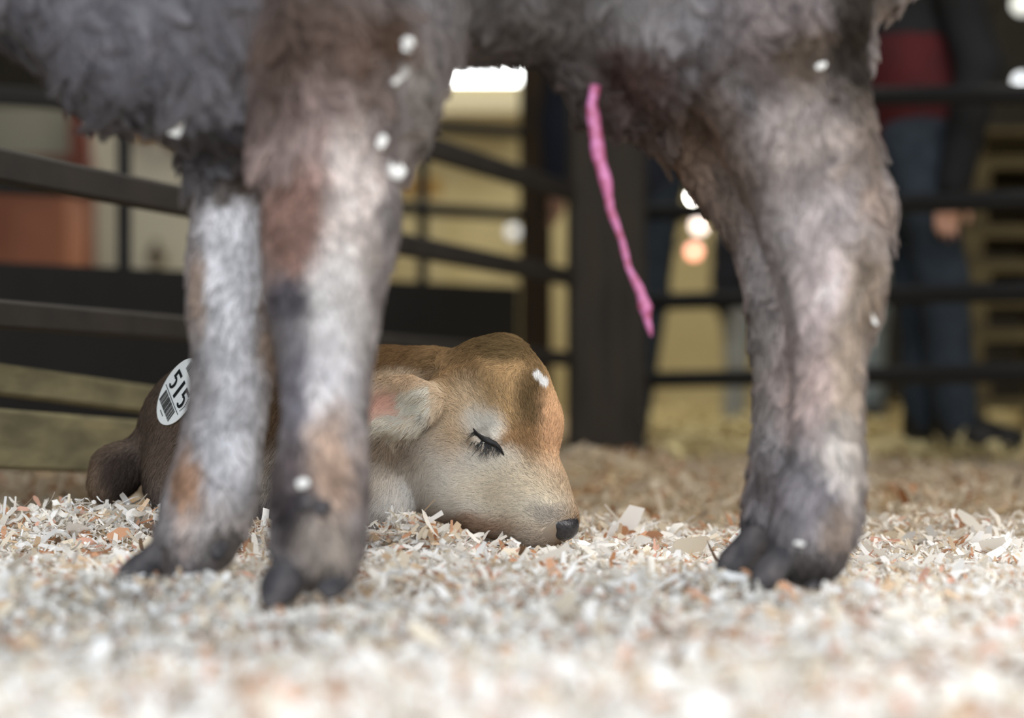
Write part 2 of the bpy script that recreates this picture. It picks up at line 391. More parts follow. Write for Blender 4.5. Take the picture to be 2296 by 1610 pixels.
# near ear: a cupped leaf pointing left
ex = unit(np.array([-1.0, -0.10, -0.02])); ey = unit(np.cross(ex, np.array([0, 0, 1.0]))); ez = np.cross(ex, ey)
if ey[1] > 0: ey = -ey; ez = -ez
f.cone(H(1012, 885, 50), H(958, 890, 98), r_(42), r_(27), 0.02)
f.ell(H(896, 906, 118), (r_(92), r_(26), r_(62)), [ex, ey, ez], 0.007)
f.ell(H(882, 907, 156), (r_(78), r_(40), r_(44)), [ex, ey, ez], 0.006, 'sub')
V, Q = f.mesh(3); N = vnormals(V, Q); LV, LQ, LN = V, Q, N
LB = bvh(V, Q)
LPAINT = [
 (430, 1000, 330, 300, (102, 86, 74), 0.5, 1.0), (380, 1130, 150, 60, (120, 106, 98), 0.6, 0.8), (250, 1070, 60, 50, (58, 48, 44), 0.4, 0.9),
 (640, 900, 200, 150, (92, 70, 48), 0.5, 0.9), (620, 1080, 130, 75, (160, 148, 136), 0.6, 0.9), (610, 1150, 110, 30, (112, 106, 104), 0.5, 0.9),
 (880, 1150, 60, 40, (150, 142, 138), 0.4, 0.9), (885, 800, 170, 70, (112, 84, 50), 0.6, 0.95), (930, 1030, 130, 130, (212, 200, 184), 0.6, 0.95),
 (880, 1000, 70, 40, (124, 100, 74), 0.7, 0.8), (960, 1120, 100, 50, (224, 218, 210), 0.6, 0.9),  # patch below the ear: darker fur with the ear's shadow painted in
 (1110, 860, 150, 140, (182, 146, 96), 0.5, 1.0), (1110, 775, 110, 36, (96, 78, 47), 0.6, 0.92), (1040, 830, 36, 50, (124, 94, 56), 0.7, 0.7),
 (1195, 900, 34, 100, (88, 68, 40), 0.6, 0.85), (1238, 960, 30, 90, (210, 162, 116), 0.6, 0.9), (1165, 990, 50, 44, (150, 110, 66), 0.7, 0.6),
 (1040, 930, 60, 60, (222, 198, 164), 0.7, 0.7), (1085, 955, 42, 34, (246, 238, 224), 0.7, 0.95), (1090, 1030, 60, 30, (244, 238, 228), 0.8, 0.8),
 (1030, 990, 30, 60, (196, 164, 124), 0.7, 0.6), (1060, 1100, 110, 80, (236, 226, 210), 0.7, 0.85), (1150, 1090, 100, 60, (224, 206, 176), 0.7, 0.85),
 (1080, 1170, 90, 22, (160, 124, 96), 0.7, 0.8), (1200, 1140, 70, 40, (222, 208, 184), 0.6, 0.8), (1226, 1145, 40, 22, (140, 130, 122), 0.7, 0.7),
 (1190, 1195, 60, 22, (176, 162, 146), 0.6, 0.8), (1202, 842, 15, 8, (252, 252, 252), 0.3, 1.0), (1221, 857, 14, 12, (252, 252, 252), 0.3, 1.0),
 (900, 900, 90, 70, (250, 232, 204), 0.35, 0.95), (905, 850, 90, 20, (170, 130, 84), 0.8, 0.7), (868, 904, 48, 30, (244, 186, 164), 0.8, 0.9), (958, 938, 20, 22, (120, 118, 116), 0.6, 0.8)]
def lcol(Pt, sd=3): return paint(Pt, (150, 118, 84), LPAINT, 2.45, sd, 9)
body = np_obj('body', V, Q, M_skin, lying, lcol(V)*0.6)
nose_p = H(1262, 1180, 110)
def l_dir(R, n):
    u = 1148+R[:, 0]/2.45*F; v = HOR-(R[:, 2]-CH)/2.45*F
    hd = sstep(930, 1010, u)
    back = unit(R-nose_p); back = back+np.array([0, 0, -0.25])
    bodyd = np.tile(np.array([-0.55, 0.0, -0.85]), (len(R), 1))
    d = bodyd*(1-hd)[:, None]+back*hd[:, None]
    up = (1-sstep(800, 900, v))*hd                     # crown hair runs forward over the poll
    d = d*(1-up)[:, None]+np.array([0.4, -0.3, 0.3])*up[:, None]
    ear = ((u > 800) & (u < 985) & (v > 830) & (v < 985) & (R[:, 1] < 2.46)).astype(float)
    d = d*(1-ear)[:, None]+np.array([-0.7, -0.1, -0.5])*ear[:, None]
    fl_ = (vnoise(R, 45, 5)-0.5)*1.0
    return unit(d)+np.stack([fl_, fl_*0, (vnoise(R, 45, 6)-0.5)*1.0], 1)
def l_len(R, n):
    u = 1148+R[:, 0]/2.45*F; v = HOR-(R[:, 2]-CH)/2.45*F
    L = 0.014-0.006*sstep(960, 1100, u)
    L = np.where((v < 800) & (u > 980) & (u < 1180), 0.013, L)
    L = np.where((u > 800) & (u < 985) & (v > 830) & (v < 985), 0.013, L)
    de = np.sqrt((u-1095)**2+(v-988)**2); L = L*(0.45+0.55*sstep(20, 60, de))
    return L
def l_dens(c, n):
    u = 1148+c[:, 0]/2.45*F; v = HOR-(c[:, 2]-CH)/2.45*F
    w_ = np.where(u > 800, 1.0, 0.55)*(0.15+0.85*sstep(-0.45, -0.1, facing(c, n)))
    pad = ((u-1258)/40)**2+((v-1185)/30)**2 < 1
    lid = np.abs((v-965)-(u-1062)*0.72)*0.8 < 6
    w_ = np.where(lid & (u > 1058) & (u < 1134), 0.0, w_)
    return np.where(pad, 0.0, w_)*(c[:, 2] > -0.005)
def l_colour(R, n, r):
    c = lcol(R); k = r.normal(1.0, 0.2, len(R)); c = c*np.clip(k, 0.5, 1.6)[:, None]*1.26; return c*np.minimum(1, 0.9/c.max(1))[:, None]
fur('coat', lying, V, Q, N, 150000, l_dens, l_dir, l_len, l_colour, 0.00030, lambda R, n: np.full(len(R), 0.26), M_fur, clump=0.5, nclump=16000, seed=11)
def e_dens(c, n):
    u = 1148+c[:, 0]/c[:, 1]*F; v = HOR-(c[:, 2]-CH)/c[:, 1]*F
    a = (u > 905) & (u < 968) & (v > 868) & (v < 925) & (c[:, 1] < 2.45); b = (u > 830) & (u < 960) & (v > 935) & (v < 972) & (c[:, 1] < 2.45)
    return np.where(a, 1.0, np.where(b, 0.8, 0.0))*(n[:, 1] < 0.2)
def e_dir(R, n):
    return np.tile(np.array([-0.75, -0.25, -0.5]), (len(R), 1))+np.stack([vnoise(R, 80, 7)-0.5, vnoise(R, 80, 8)-0.5, vnoise(R, 80, 9)-0.5], 1)
fur('ear_hair', lying, V, Q, N, 2600, e_dens, e_dir, lambda R, n: np.full(len(R), 0.019), lambda R, n, r: lin(252, 244, 228)*r.normal(1, 0.12, len(R)).clip(0.6, 1.3)[:, None], 0.00028, lambda R, n: np.full(len(R), 0.45), M_fur, clump=0.6, nclump=180, seed=21)
# nose pad with nostril
g = Field(np.minimum(H(1190, 1230, 190), H(1330, 1120, 10))-0.005, np.maximum(H(1190, 1230, 190), H(1330, 1120, 10))+0.005, 0.0014)
g.cone(H(1262, 1176, 100), H(1250, 1180, 119), r_(31), r_(27), 0.01)
g.ell(H(1266, 1181, 110), (r_(28), r_(30), r_(26)), None, 0.012)
g.cone(H(1236, 1173, 134), H(1226, 1181, 131), r_(18), r_(14), 0.012)
g.cone(H(1229, 1171, 151), H(1240, 1189, 145), r_(9), r_(6), 0.006, 'sub')
nV, nQ = g.mesh(2); np_obj('nose', nV, nQ, M_nose, lying)
# closed lids and lashes
def on_calf(px, py, B=None, off=0.0015):
    o = Vector((0, 0, CH)); d = Vector(P(px, py, 1.0)-CAMP); h = (B or LB).ray_cast(o, d.normalized())
    if h[0] is None: return None
    return h[0]-d.normalized()*off, h[1]
lidp = [(1061, 961), (1070, 974), (1083, 984), (1097, 990), (1109, 995), (1119, 1004), (1130, 1021)]
pts = [on_calf(*p, off=0.001)[0] for p in lidp]
MB().tube(pts, [r_(1.2), r_(4), r_(6.5), r_(8), r_(7.5), r_(5), r_(1)], 8).build('closed_eyelid', M_lash, lying, True)
lash = MB()
for k in range(85):
    t = rng.uniform(0.06, 0.9)*(len(pts)-1); i0 = int(t); a = pts[i0].lerp(pts[min(i0+1, len(pts)-1)], t-i0)
    L = rng.uniform(20, 50)*(0.5+math.sin(math.pi*min(t/6+0.1, 1)))*0.7; an = rng.normal(-0.25, 0.30)-0.6*(0.5-t/6)
    d = Vector((math.sin(an)*r_(L), -r_(L*0.45), -math.cos(an)*r_(L)))
    lash.tube([a, a+d*0.5+Vector((0, -0.001, 0)), a+d+Vector((0, 0, 0.0012))], [0.0006, 0.0004, 0.00012], 4)
lash.build('eyelashes', M_lash, lying)
# auction sticker on the hip
sc_ = on_calf(426, 880)
sp, sn = Vector(sc_[0]), Vector((-0.74, -0.66, 0.12)).normalized()
hs = Vector((0.66, -0.74, 0)).normalized(); hs = (hs-sn*hs.dot(sn)).normalized(); vs = sn.cross(hs); vs = vs if vs.z > 0 else -vs
su = (hs*0.70-vs*0.72).normalized(); sv = (hs*0.72+vs*0.70).normalized()
def on_sticker(x, y, lift):
    q = sp+sn*0.022+su*x+sv*y
    h = LB.find_nearest(sp+su*x+sv*y); base = h[0]+h[1]*0.010
    flat = sp+sn*0.019+su*x+sv*y
    return base.lerp(flat, 0.85)+sn*lift
def disc(ax, ay, lift, nr=10, ns=48):
    vs_ = [on_sticker(0, 0, lift)]; fs = []
    for i in range(1, nr+1):
        for j in range(ns):
            t = 2*math.pi*j/ns; vs_.append(on_sticker(ax*i/nr*math.cos(t), ay*i/nr*math.sin(t), lift))
    for j in range(ns): fs.append((0, 1+j, 1+(j+1) % ns))
    for i in range(nr-1):
        for j in range(ns): fs.append((1+i*ns+j, 1+(i+1)*ns+j, 1+(i+1)*ns+(j+1) % ns, 1+i*ns+(j+1) % ns))
    return vs_, fs
v1, f1 = disc(0.036, 0.056, 0.0004); v0, _ = disc(0.036, 0.056, -0.0008); n1 = len(v1)
rim = [(n1-48+j, n1-48+(j+1) % 48, 2*n1-48+(j+1) % 48, 2*n1-48+j) for j in range(48)]
me = bpy.data.meshes.new('auction_sticker'); me.from_pydata([tuple(v) for v in v1+v0], [], f1+[tuple(n1+k for k in reversed(q)) for q in f1]+rim)
stick = link_mesh('auction_sticker', me, M_sticker, lying); stick['label'] = 'white oval sticker with the number 515 and a barcode'
def ink(name, polys):
    vs_ = []; fs = []
    for p in polys:
        n = len(vs_); vs_ += [tuple(on_sticker(x, y, 0.0012)) for x, y in p]; fs.append(tuple(range(n, n+len(p))))
    m = bpy.data.meshes.new(name); m.from_pydata(vs_, [], fs); o = bpy.data.objects.new(name, m); C.objects.link(o); m.materials.append(M_ink)
    m.transform(__import__('mathutils').Matrix.Translation(-lying.location)); o.parent = stick; return o
def box2(x0, y0, x1, y1, k=6):
    return [[(x0+(x1-x0)*i/k, y0), (x0+(x1-x0)*(i+1)/k, y0), (x0+(x1-x0)*(i+1)/k, y1), (x0+(x1-x0)*i/k, y1)] for i in range(k)]
def five(cx, cy, w, h, t):
    p = box2(cx-w/2, cy+h/2-t, cx+w/2, cy+h/2)+box2(cx-w/2, cy+h*0.02, cx-w/2+t, cy+h/2-t*0.9)
    out = []; k = 16; x0, y0 = cx-w*0.02, cy-h*0.17; R1, R2 = w*0.52, h*0.33
    for i in range(k):
        t0 = 2.3-4.6*i/k; t1 = 2.3-4.6*(i+1)/k
        out.append([(x0+R1*math.cos(t0), y0+R2*math.sin(t0)), (x0+R1*math.cos(t1), y0+R2*math.sin(t1)), (x0+(R1-t)*math.cos(t1), y0+(R2-t*0.8)*math.sin(t1)), (x0+(R1-t)*math.cos(t0), y0+(R2-t*0.8)*math.sin(t0))])
    return p+out
ink('printed_digit', five(-0.0185, 0.002, 0.0150, 0.031, 0.0050)); ink('printed_digit', box2(-0.0030, -0.0135, 0.0028, 0.0175)); ink('printed_digit', five(0.0178, 0.002, 0.0150, 0.031, 0.0050))
bars = []
x = -0.021
while x < 0.020:
    wd = float(rng.choice([0.0006, 0.0009, 0.0014])); bars += box2(x, -0.040, x+wd, -0.0205, 1); x += wd+float(rng.choice([0.0006, 0.0010]))
ink('barcode', bars)
bars = []; x = -0.016
while x < 0.015:
    wd = float(rng.choice([0.0006, 0.0009, 0.0014])); bars += box2(x, 0.029, x+wd, 0.045, 1); x += wd+float(rng.choice([0.0006, 0.0010]))
ink('barcode', bars); ink('printed_line', box2(-0.0285, -0.0185, 0.0285, -0.0172, 10))
ink('fine_print', sum([box2(0.0285-0.0006*abs(k-4), -0.012+k*0.0028, 0.0305-0.0006*abs(k-4), -0.0105+k*0.0028, 1) for k in range(9)], []))
ink('fine_print', sum([box2(-0.006+0.0013*k, -0.046, -0.0052+0.0013*k, -0.044, 1) for k in range(9)], []))

# ------------------------------------------------------------------ the standing calf
D_RF, D_LF, D_NH, D_FH, D_B = 1.78, 1.93, 1.90, 2.02, 1.90
def nd(d, *rows, cut=9.0):
    """limb nodes from left and right outline: (row, left, right) at depth d"""
    out = []
    for (y, l, r) in rows: out.append((P((l+r)/2, y, d), (r-l)/2/F*d-cut/F*d))
    return out
st_root = np.array([P(1150, 800, 1.9)[0], 1.9, 0.0])
stand = empty('calf', st_root, 'big grey brown woolly calf standing over the sleeping one, seen from belly to hooves', 'calf')
f = Field((-0.95, 1.55, -0.02), (0.60, 2.40, 1.12), 0.0048)
# barrel, chest, neck and head above the frame
f.chain([(P(640, -170, 1.87), 0.155), (P(1050, -285, 1.93), 0.165), (P(1450, -240, 1.96), 0.160), (P(1740, -200, 1.96), 0.150)], 0.05)
f.chain([(P(330, -40, 1.87), 0.100), (P(330, 85, 1.84), 0.060), (P(500, 140, 1.84), 0.045), (P(570, 220, 1.86), 0.030)], 0.04)
f.chain([(P(520, -80, 1.87), 0.130), (P(250, -60, 1.86), 0.080), (P(60, -150, 1.86), 0.080), (P(-80, -420, 1.86), 0.075)], 0.06)
f.ell(P(-90, -480, 1.86), (0.080, 0.070, 0.085), None, 0.04)
f.chain([(P(-110, -460, 1.86), 0.070), (P(-280, -330, 1.86), 0.050), (P(-350, -280, 1.86), 0.040)], 0.03)
for s in (-1, 1): f.chain([(P(-60, -520, 1.86+0.06*s), 0.025), (P(20, -500, 1.86+0.13*s), 0.034), (P(60, -450, 1.86+0.17*s), 0.012)], 0.02)
# near fore leg
f.chain([(P(800, -60, 1.80), 0.105), (P(790, 120, D_RF), 0.075)]+nd(D_RF, (230, 640, 925), (340, 628, 870), (440, 612, 878), (540, 605, 872), (640, 612, 836), (700, 632, 826), (780, 645, 816), (880, 652, 810), (1000, 645, 806), (1090, 634, 804), (1160, 628, 800), (1230, 622, 798)), 0.035)
f.chain(nd(D_RF, (1210, 616, 720), (1275, 606, 712)), 0.02); f.chain(nd(D_RF, (1210, 690, 812), (1270, 690, 806)), 0.02)
# far fore leg
f.chain([(P(600, 120, 1.92), 0.070)]+nd(D_LF, (300, 470, 640), (400, 455, 612), (500, 440, 606), (600, 430, 612), (690, 432, 622), (770, 446, 612), (860, 442, 596), (960, 424, 580), (1060, 402, 570), (1130, 385, 556), (1190, 365, 525), (1240, 338, 480)), 0.03)
f.chain(nd(D_LF, (1180, 430, 540), (1232, 450, 524)), 0.02)
# near hind leg with hock
f.chain([(P(1700, -150, 1.88), 0.130), (P(1715, 20, 1.88), 0.095)]+nd(D_NH, (130, 1560, 1905), (240, 1610, 1925), (330, 1650, 1940), (420, 1690, 1940), (510, 1728, 1962), (600, 1762, 1974), (680, 1780, 1962), (760, 1786, 1930), (860, 1790, 1922), (960, 1788, 1922), (1050, 1778, 1922), (1120, 1765, 1918), (1190, 1740, 1908), (1240, 1722, 1896)), 0.03)
f.chain(nd(D_NH, (300, 1840, 1940), (380, 1890, 1974), (445, 1912, 2006), (488, 1905, 1996)), 0.012)
f.ell(P(1520, -20, 1.90), (0.075, 0.06, 0.10), None, 0.05)                                # flank fold
# far hind leg
f.chain([(P(1560, -60, 2.02), 0.110), (P(1500, 120, 2.02), 0.075)]+nd(D_FH, (260, 1470, 1660), (380, 1548, 1720), (470, 1614, 1760), (590, 1668, 1790), (690, 1688, 1800), (780, 1692, 1806), (900, 1702, 1810), (1000, 1698, 1808), (1080, 1690, 1800), (1150, 1678, 1790), (1210, 1662, 1770)), 0.03)
# navel, sheath and tail
f.chain([(P(1300, 20, 1.95), 0.06), (P(1350, 130, 1.95), 0.038), (P(1355, 190, 1.95), 0.018)], 0.03)
f.chain([(P(1420, 60, 1.96), 0.05), (P(1420, 170, 1.96), 0.030), (P(1412, 220, 1.96), 0.010)], 0.03)
f.chain([(P(1890, -330, 1.95), 0.026), (P(1915, -200, 1.95), 0.026), (P(1905, -20, 1.945), 0.022), (P(1892, 120, 1.945), 0.024), (P(1885, 240, 1.945), 0.020)], 0.015)
V, Q = f.mesh(3); N = vnormals(V, Q); SV, SQ, SN = V, Q, N; SB = bvh(V, Q)
SPAINT = [  # torso patches painted darker to stand in for dimmer light up there
 (300, 60, 420, 260, (102, 100, 107), 0.5, 0.9), (540, 250, 130, 160, (94, 92, 97), 0.5, 0.9), (520, 120, 120, 120, (128, 124, 129), 0.7, 0.6),
 (780, 120, 170, 230, (102, 81, 70), 0.5, 0.95), (880, 120, 40, 60, (83, 62, 46), 0.7, 0.8), (940, 230, 40, 90, (150, 144, 140), 0.5, 0.8),
 (740, 330, 130, 120, (160, 138, 132), 0.6, 0.9), (704, 530, 100, 130, (148, 112, 98), 0.5, 0.95), (820, 480, 50, 200, (215, 200, 193), 0.5, 0.9),
 (790, 700, 60, 120, (226, 220, 217), 0.5, 0.9), (690, 680, 52, 50, (88, 83, 90), 0.4, 0.95), (700, 850, 46, 120, (136, 130, 140), 0.6, 0.85),
 (780, 860, 50, 130, (226, 220, 222), 0.6, 0.9), (770, 1020, 46, 120, (188, 156, 132), 0.6, 0.9), (690, 1080, 46, 130, (95, 83, 83), 0.5, 0.95), (695, 1130, 34, 60, (64, 59, 62), 0.5, 0.9),
 (760, 1200, 60, 80, (184, 168, 154), 0.6, 0.8), (650, 1270, 60, 60, (73, 71, 78), 0.4, 0.95), (760, 1290, 60, 40, (102, 91, 83), 0.5, 0.9),
 (540, 390, 70, 60, (89, 73, 59), 0.5, 0.95), (515, 540, 60, 130, (206, 203, 206), 0.6, 0.9), (520, 720, 80, 120, (206, 203, 206), 0.6, 0.9), (600, 740, 30, 110, (136, 114, 96), 0.5, 0.9),
 (438, 650, 20, 90, (150, 124, 104), 0.6, 0.8), (520, 960, 70, 160, (206, 203, 206), 0.6, 0.95), (415, 1110, 36, 110, (164, 124, 94), 0.5, 0.95), (470, 1180, 80, 60, (209, 198, 193), 0.6, 0.8), (500, 1225, 40, 40, (120, 112, 106), 0.4, 0.9), (350, 1250, 50, 40, (93, 81, 76), 0.5, 0.8),
 (1150, -40, 340, 130, (124, 121, 123), 0.6, 0.9), (1250, 110, 200, 70, (89, 81, 78), 0.5, 0.9), (1400, 180, 120, 110, (96, 81, 78), 0.5, 0.9), (1440, 120, 80, 60, (73, 52, 46), 0.6, 0.7),
 (1580, 100, 70, 160, (129, 126, 131), 0.6, 0.8), (1720, 100, 150, 130, (120, 108, 107), 0.6, 0.9), (1780, 150, 60, 70, (113, 99, 86), 0.6, 0.8), (1630, 230, 40, 60, (136, 131, 134), 0.6, 0.8),
 (1890, 100, 62, 220, (60, 54, 49), 0.4, 0.95), (1920, 330, 40, 110, (110, 98, 88), 0.6, 0.9), (1800, 330, 130, 110, (166, 152, 146), 0.6, 0.9), (1560, 340, 90, 150, (122, 98, 80), 0.5, 0.95), (1640, 470, 70, 130, (126, 108, 96), 0.6, 0.9),
 (1850, 520, 120, 130, (182, 170, 168), 0.6, 0.9), (1960, 440, 40, 50, (178, 158, 146), 0.6, 0.9), (1925, 640, 60, 110, (150, 132, 114), 0.6, 0.9), (1830, 660, 60, 130, (215, 198, 195), 0.6, 0.9), (1735, 800, 56, 180, (134, 124, 118), 0.6, 0.9), (1700, 900, 20, 260, (150, 118, 96), 0.6, 0.8),
 (1840, 850, 60, 130, (196, 172, 164), 0.7, 0.9), (1890, 830, 36, 150, (190, 170, 148), 0.7, 0.8), (1880, 1030, 50, 120, (200, 190, 182), 0.6, 0.9), (1790, 1100, 80, 70, (152, 144, 148), 0.6, 0.9), (1870, 1170, 40, 60, (164, 142, 124), 0.6, 0.8), (1690, 1210, 60, 60, (78, 74, 78), 0.4, 0.95), (1800, 1270, 100, 50, (83, 76, 73), 0.5, 0.95), (1745, 1080, 26, 60, (93, 78, 71), 0.6, 0.7)]
def scol(Pt): return paint(Pt, (152, 144, 144), SPAINT, 1.88, 31, 14)
np_obj('body', V, Q, M_skin, stand, scol(V)*0.42)
def s_uv(R): return 1148+R[:, 0]/R[:, 1]*F, HOR-(R[:, 2]-CH)/R[:, 1]*F
def s_dir(R, n):
    z = R[:, 2]; leg = 1-sstep(0.36, 0.50, z)
    d = np.tile(np.array([0.35, 0.0, -0.9]), (len(R), 1)); d[:, 0] *= (1-leg)
    d[:, 0] += np.where(R[:, 0] < -0.22, -0.1, 0.0)
    fz = np.stack([vnoise(R, 42, 41)-0.5, vnoise(R, 42, 42)-0.5, vnoise(R, 42, 43)-0.5], 1)
    return d+fz*(0.8+1.1*(1-leg))[:, None]
def s_len(R, n):
    z = R[:, 2]; x = R[:, 0]
    L = 0.012+0.022*sstep(0.40, 0.52, z)
    L = L+0.010*sstep(0.42, 0.5, z)*sstep(-0.3, 0.1, -n[:, 2]*-1)
    sh = np.exp(-((x+0.185)/0.055)**2-((z-0.35)/0.075)**2); L = L*(1-0.6*sh)      # short brown forearm
    sh2 = np.exp(-((x+0.165)/0.07)**2-((z-0.54)/0.07)**2); L = L*(1-0.35*sh2)
    L = np.where((x > -0.40) & (x < -0.20) & (z > 0.42) & (z < 0.56), 0.040, L)   # shaggy brisket
    L = np.where((x > 0.02) & (x < 0.16) & (z > 0.45), 0.036, L)
    hind = (x > 0.17) & (z < 0.62); L = np.where(hind, 0.017, L)
    return np.where(z < 0.05, 0.009, L)
def s_dens(c, n): return (0.06+0.94*sstep(-0.5, -0.15, facing(c, n)))*np.where(c[:, 2] > 0.70, 0.04, 1.0)*(c[:, 2] > 0.012)
def s_colour(R, n, r):
    c = scol(R); k = r.normal(1.0, 0.2, len(R)); g_ = vnoise(R, 60, 77); return c*np.clip(k*(0.58+0.84*g_), 0.3, 1.8)[:, None]*1.12
fur('coat', stand, V, Q, N, 200000, s_dens, s_dir, s_len, s_colour, lambda R, n: 0.00042+0.00022*sstep(0.4, 0.5, R[:, 2]), lambda R, n: 0.36+0.16*sstep(0.4, 0.5, R[:, 2]), M_fur, clump=0.82, nclump=7500, seed=12, npt=6, wave=0.06, fade=0.3)

def shag_dens(c, n):
    u, v = s_uv(c); w_ = np.zeros(len(c))
    w_ = np.where((v > -60) & (v < 85) & (u > 930) & (u < 1560), 1.0, w_)                 # belly
    w_ = np.where((v > -60) & (v < 330) & (u > 120) & (u < 640) & (c[:, 1] < 1.95), 0.9, w_)   # brisket
    w_ = np.where((v > 40) & (v < 280) & (u > 1240) & (u < 1500), 1.6, w_)                 # around the navel
    w_ = np.where((v > 120) & (v < 360) & (u > 880) & (u < 980), 1.6, w_)                  # behind the elbow
    w_ = np.where((v > 180) & (v < 520) & (u > 1880) & (u < 2000), 0.25, w_)                # back of the thigh
    return w_*(0.15+0.85*sstep(-0.7, -0.2, facing(c, n)))
def shag_len(R, n):
    u, v = s_uv(R); return np.where((u > 1300) & (u < 1470) & (v > 90), 0.034, np.where(u < 660, 0.048, np.where(u > 1800, 0.022, np.where(u < 990, 0.030, 0.034))))
def shag_dir(R, n): 
    u, v = s_uv(R); d = np.stack([0.30*np.where(u < 660, -0.2, np.where(u < 990, 1.8, 0.6)), np.zeros(len(u)), -np.ones(len(u))], 1)
    return d+np.stack([vnoise(R, 30, 51)-0.5, vnoise(R, 30, 52)-0.5, vnoise(R, 30, 53)-0.5], 1)*1.3
def shag_col(R, n, r):
    c = scol(R); k = 0.55+0.95*vnoise(R, 55, 78); return c*np.clip(k*r.normal(1, 0.12, len(R)), 0.35, 1.6)[:, None]*1.2
fur('shaggy_locks', stand, V, Q, N, 60000, shag_dens, shag_dir, shag_len, shag_col, 0.00055, lambda R, n: np.full(len(R), 0.55), M_fur, clump=0.93, nclump=1500, seed=14, npt=7, jit=0.35, wave=0.06, fade=0.3)

def claw(cx, y0, y1, l, r, d, toe=-0.3, name='hoof'):
    """one cloven half of a hoof, toe pointing to the left of the picture or the camera"""
    c0 = P((l+r)/2, y0, d); c1 = P((l+r)/2+toe*(r-l), y1, d); w_ = (r-l)/2/F*d
    g = Field(np.minimum(c0, c1)-w_*1.7, np.maximum(c0, c1)+w_*1.7, 0.0022)
    g.cone(c0, c1+np.array([0, -w_*0.25, w_*0.1]), w_*0.80, w_*0.78, 0.01); g.cone(c1, c1+np.array([toe*w_*1.9, -w_*0.8, -w_*0.55]), w_*0.7, w_*0.24, 0.012)
    v, q = g.mesh(2); v[:, 2] = np.maximum(v[:, 2], -0.012)
    return np_obj(name, v, q, M_hoof, stand)
claw(0, 1268, 1318, 598, 708, D_RF-0.01, -0.22); claw(0, 1266, 1300, 700, 802, D_RF-0.005, -0.05)
claw(0, 1240, 1284, 318, 400, D_LF-0.012, -0.62); claw(0, 1236, 1276, 360, 450, D_LF+0.03, -0.50)
claw(0, 1208, 1262, 1648, 1735, D_FH-0.02, -0.52); claw(0, 1206, 1256, 1690, 1770, D_FH+0.03, -0.42)
claw(0, 1246, 1288, 1712, 1800, D_NH-0.02, -0.40); claw(0, 1246, 1286, 1796, 1888, D_NH-0.005, -0.18)
for (px, py, d) in ((492, 1232, D_LF-0.035), (690, 1120, D_RF-0.045), (724, 1134, D_RF-0.045)):
    g = Field(P(px, py, d)-0.03, P(px, py, d)+0.03, 0.002); g.cone(P(px, py-6, d+0.008), P(px-4, py+10, d-0.004), 0.010, 0.007, 0.01)
    v, q = g.mesh(1); np_obj('dewclaw', v, q, M_hoof, stand)
# navel cord
cp = [(1336, 190, 11), (1329, 235, 13), (1334, 300, 16), (1345, 350, 15), (1356, 410, 13), (1372, 470, 9), (1392, 540, 7.5), (1412, 600, 7), (1432, 650, 10), (1447, 690, 14), (1455, 720, 8), (1462, 765, 2)]
pts = [P(x+3*math.sin(y*0.05), y, 1.875) for x, y, _ in cp]
ip = []; ir = []
for k in range(len(cp)-1):
    for s in range(4):
        t = s/4; ip.append(pts[k]*(1-t)+pts[k+1]*t+np.array([0, 0.0008*math.sin(k*4+s*2.0), 0])); ir.append((cp[k][2]*(1-t)+cp[k+1][2]*t)/F*1.93*(1+0.10*math.sin(k*5+s*1.7)))
cord = MB().tube(ip, ir, 12).build('navel_cord', M_cord, stand, True); cord['label'] = 'pink drying navel cord'

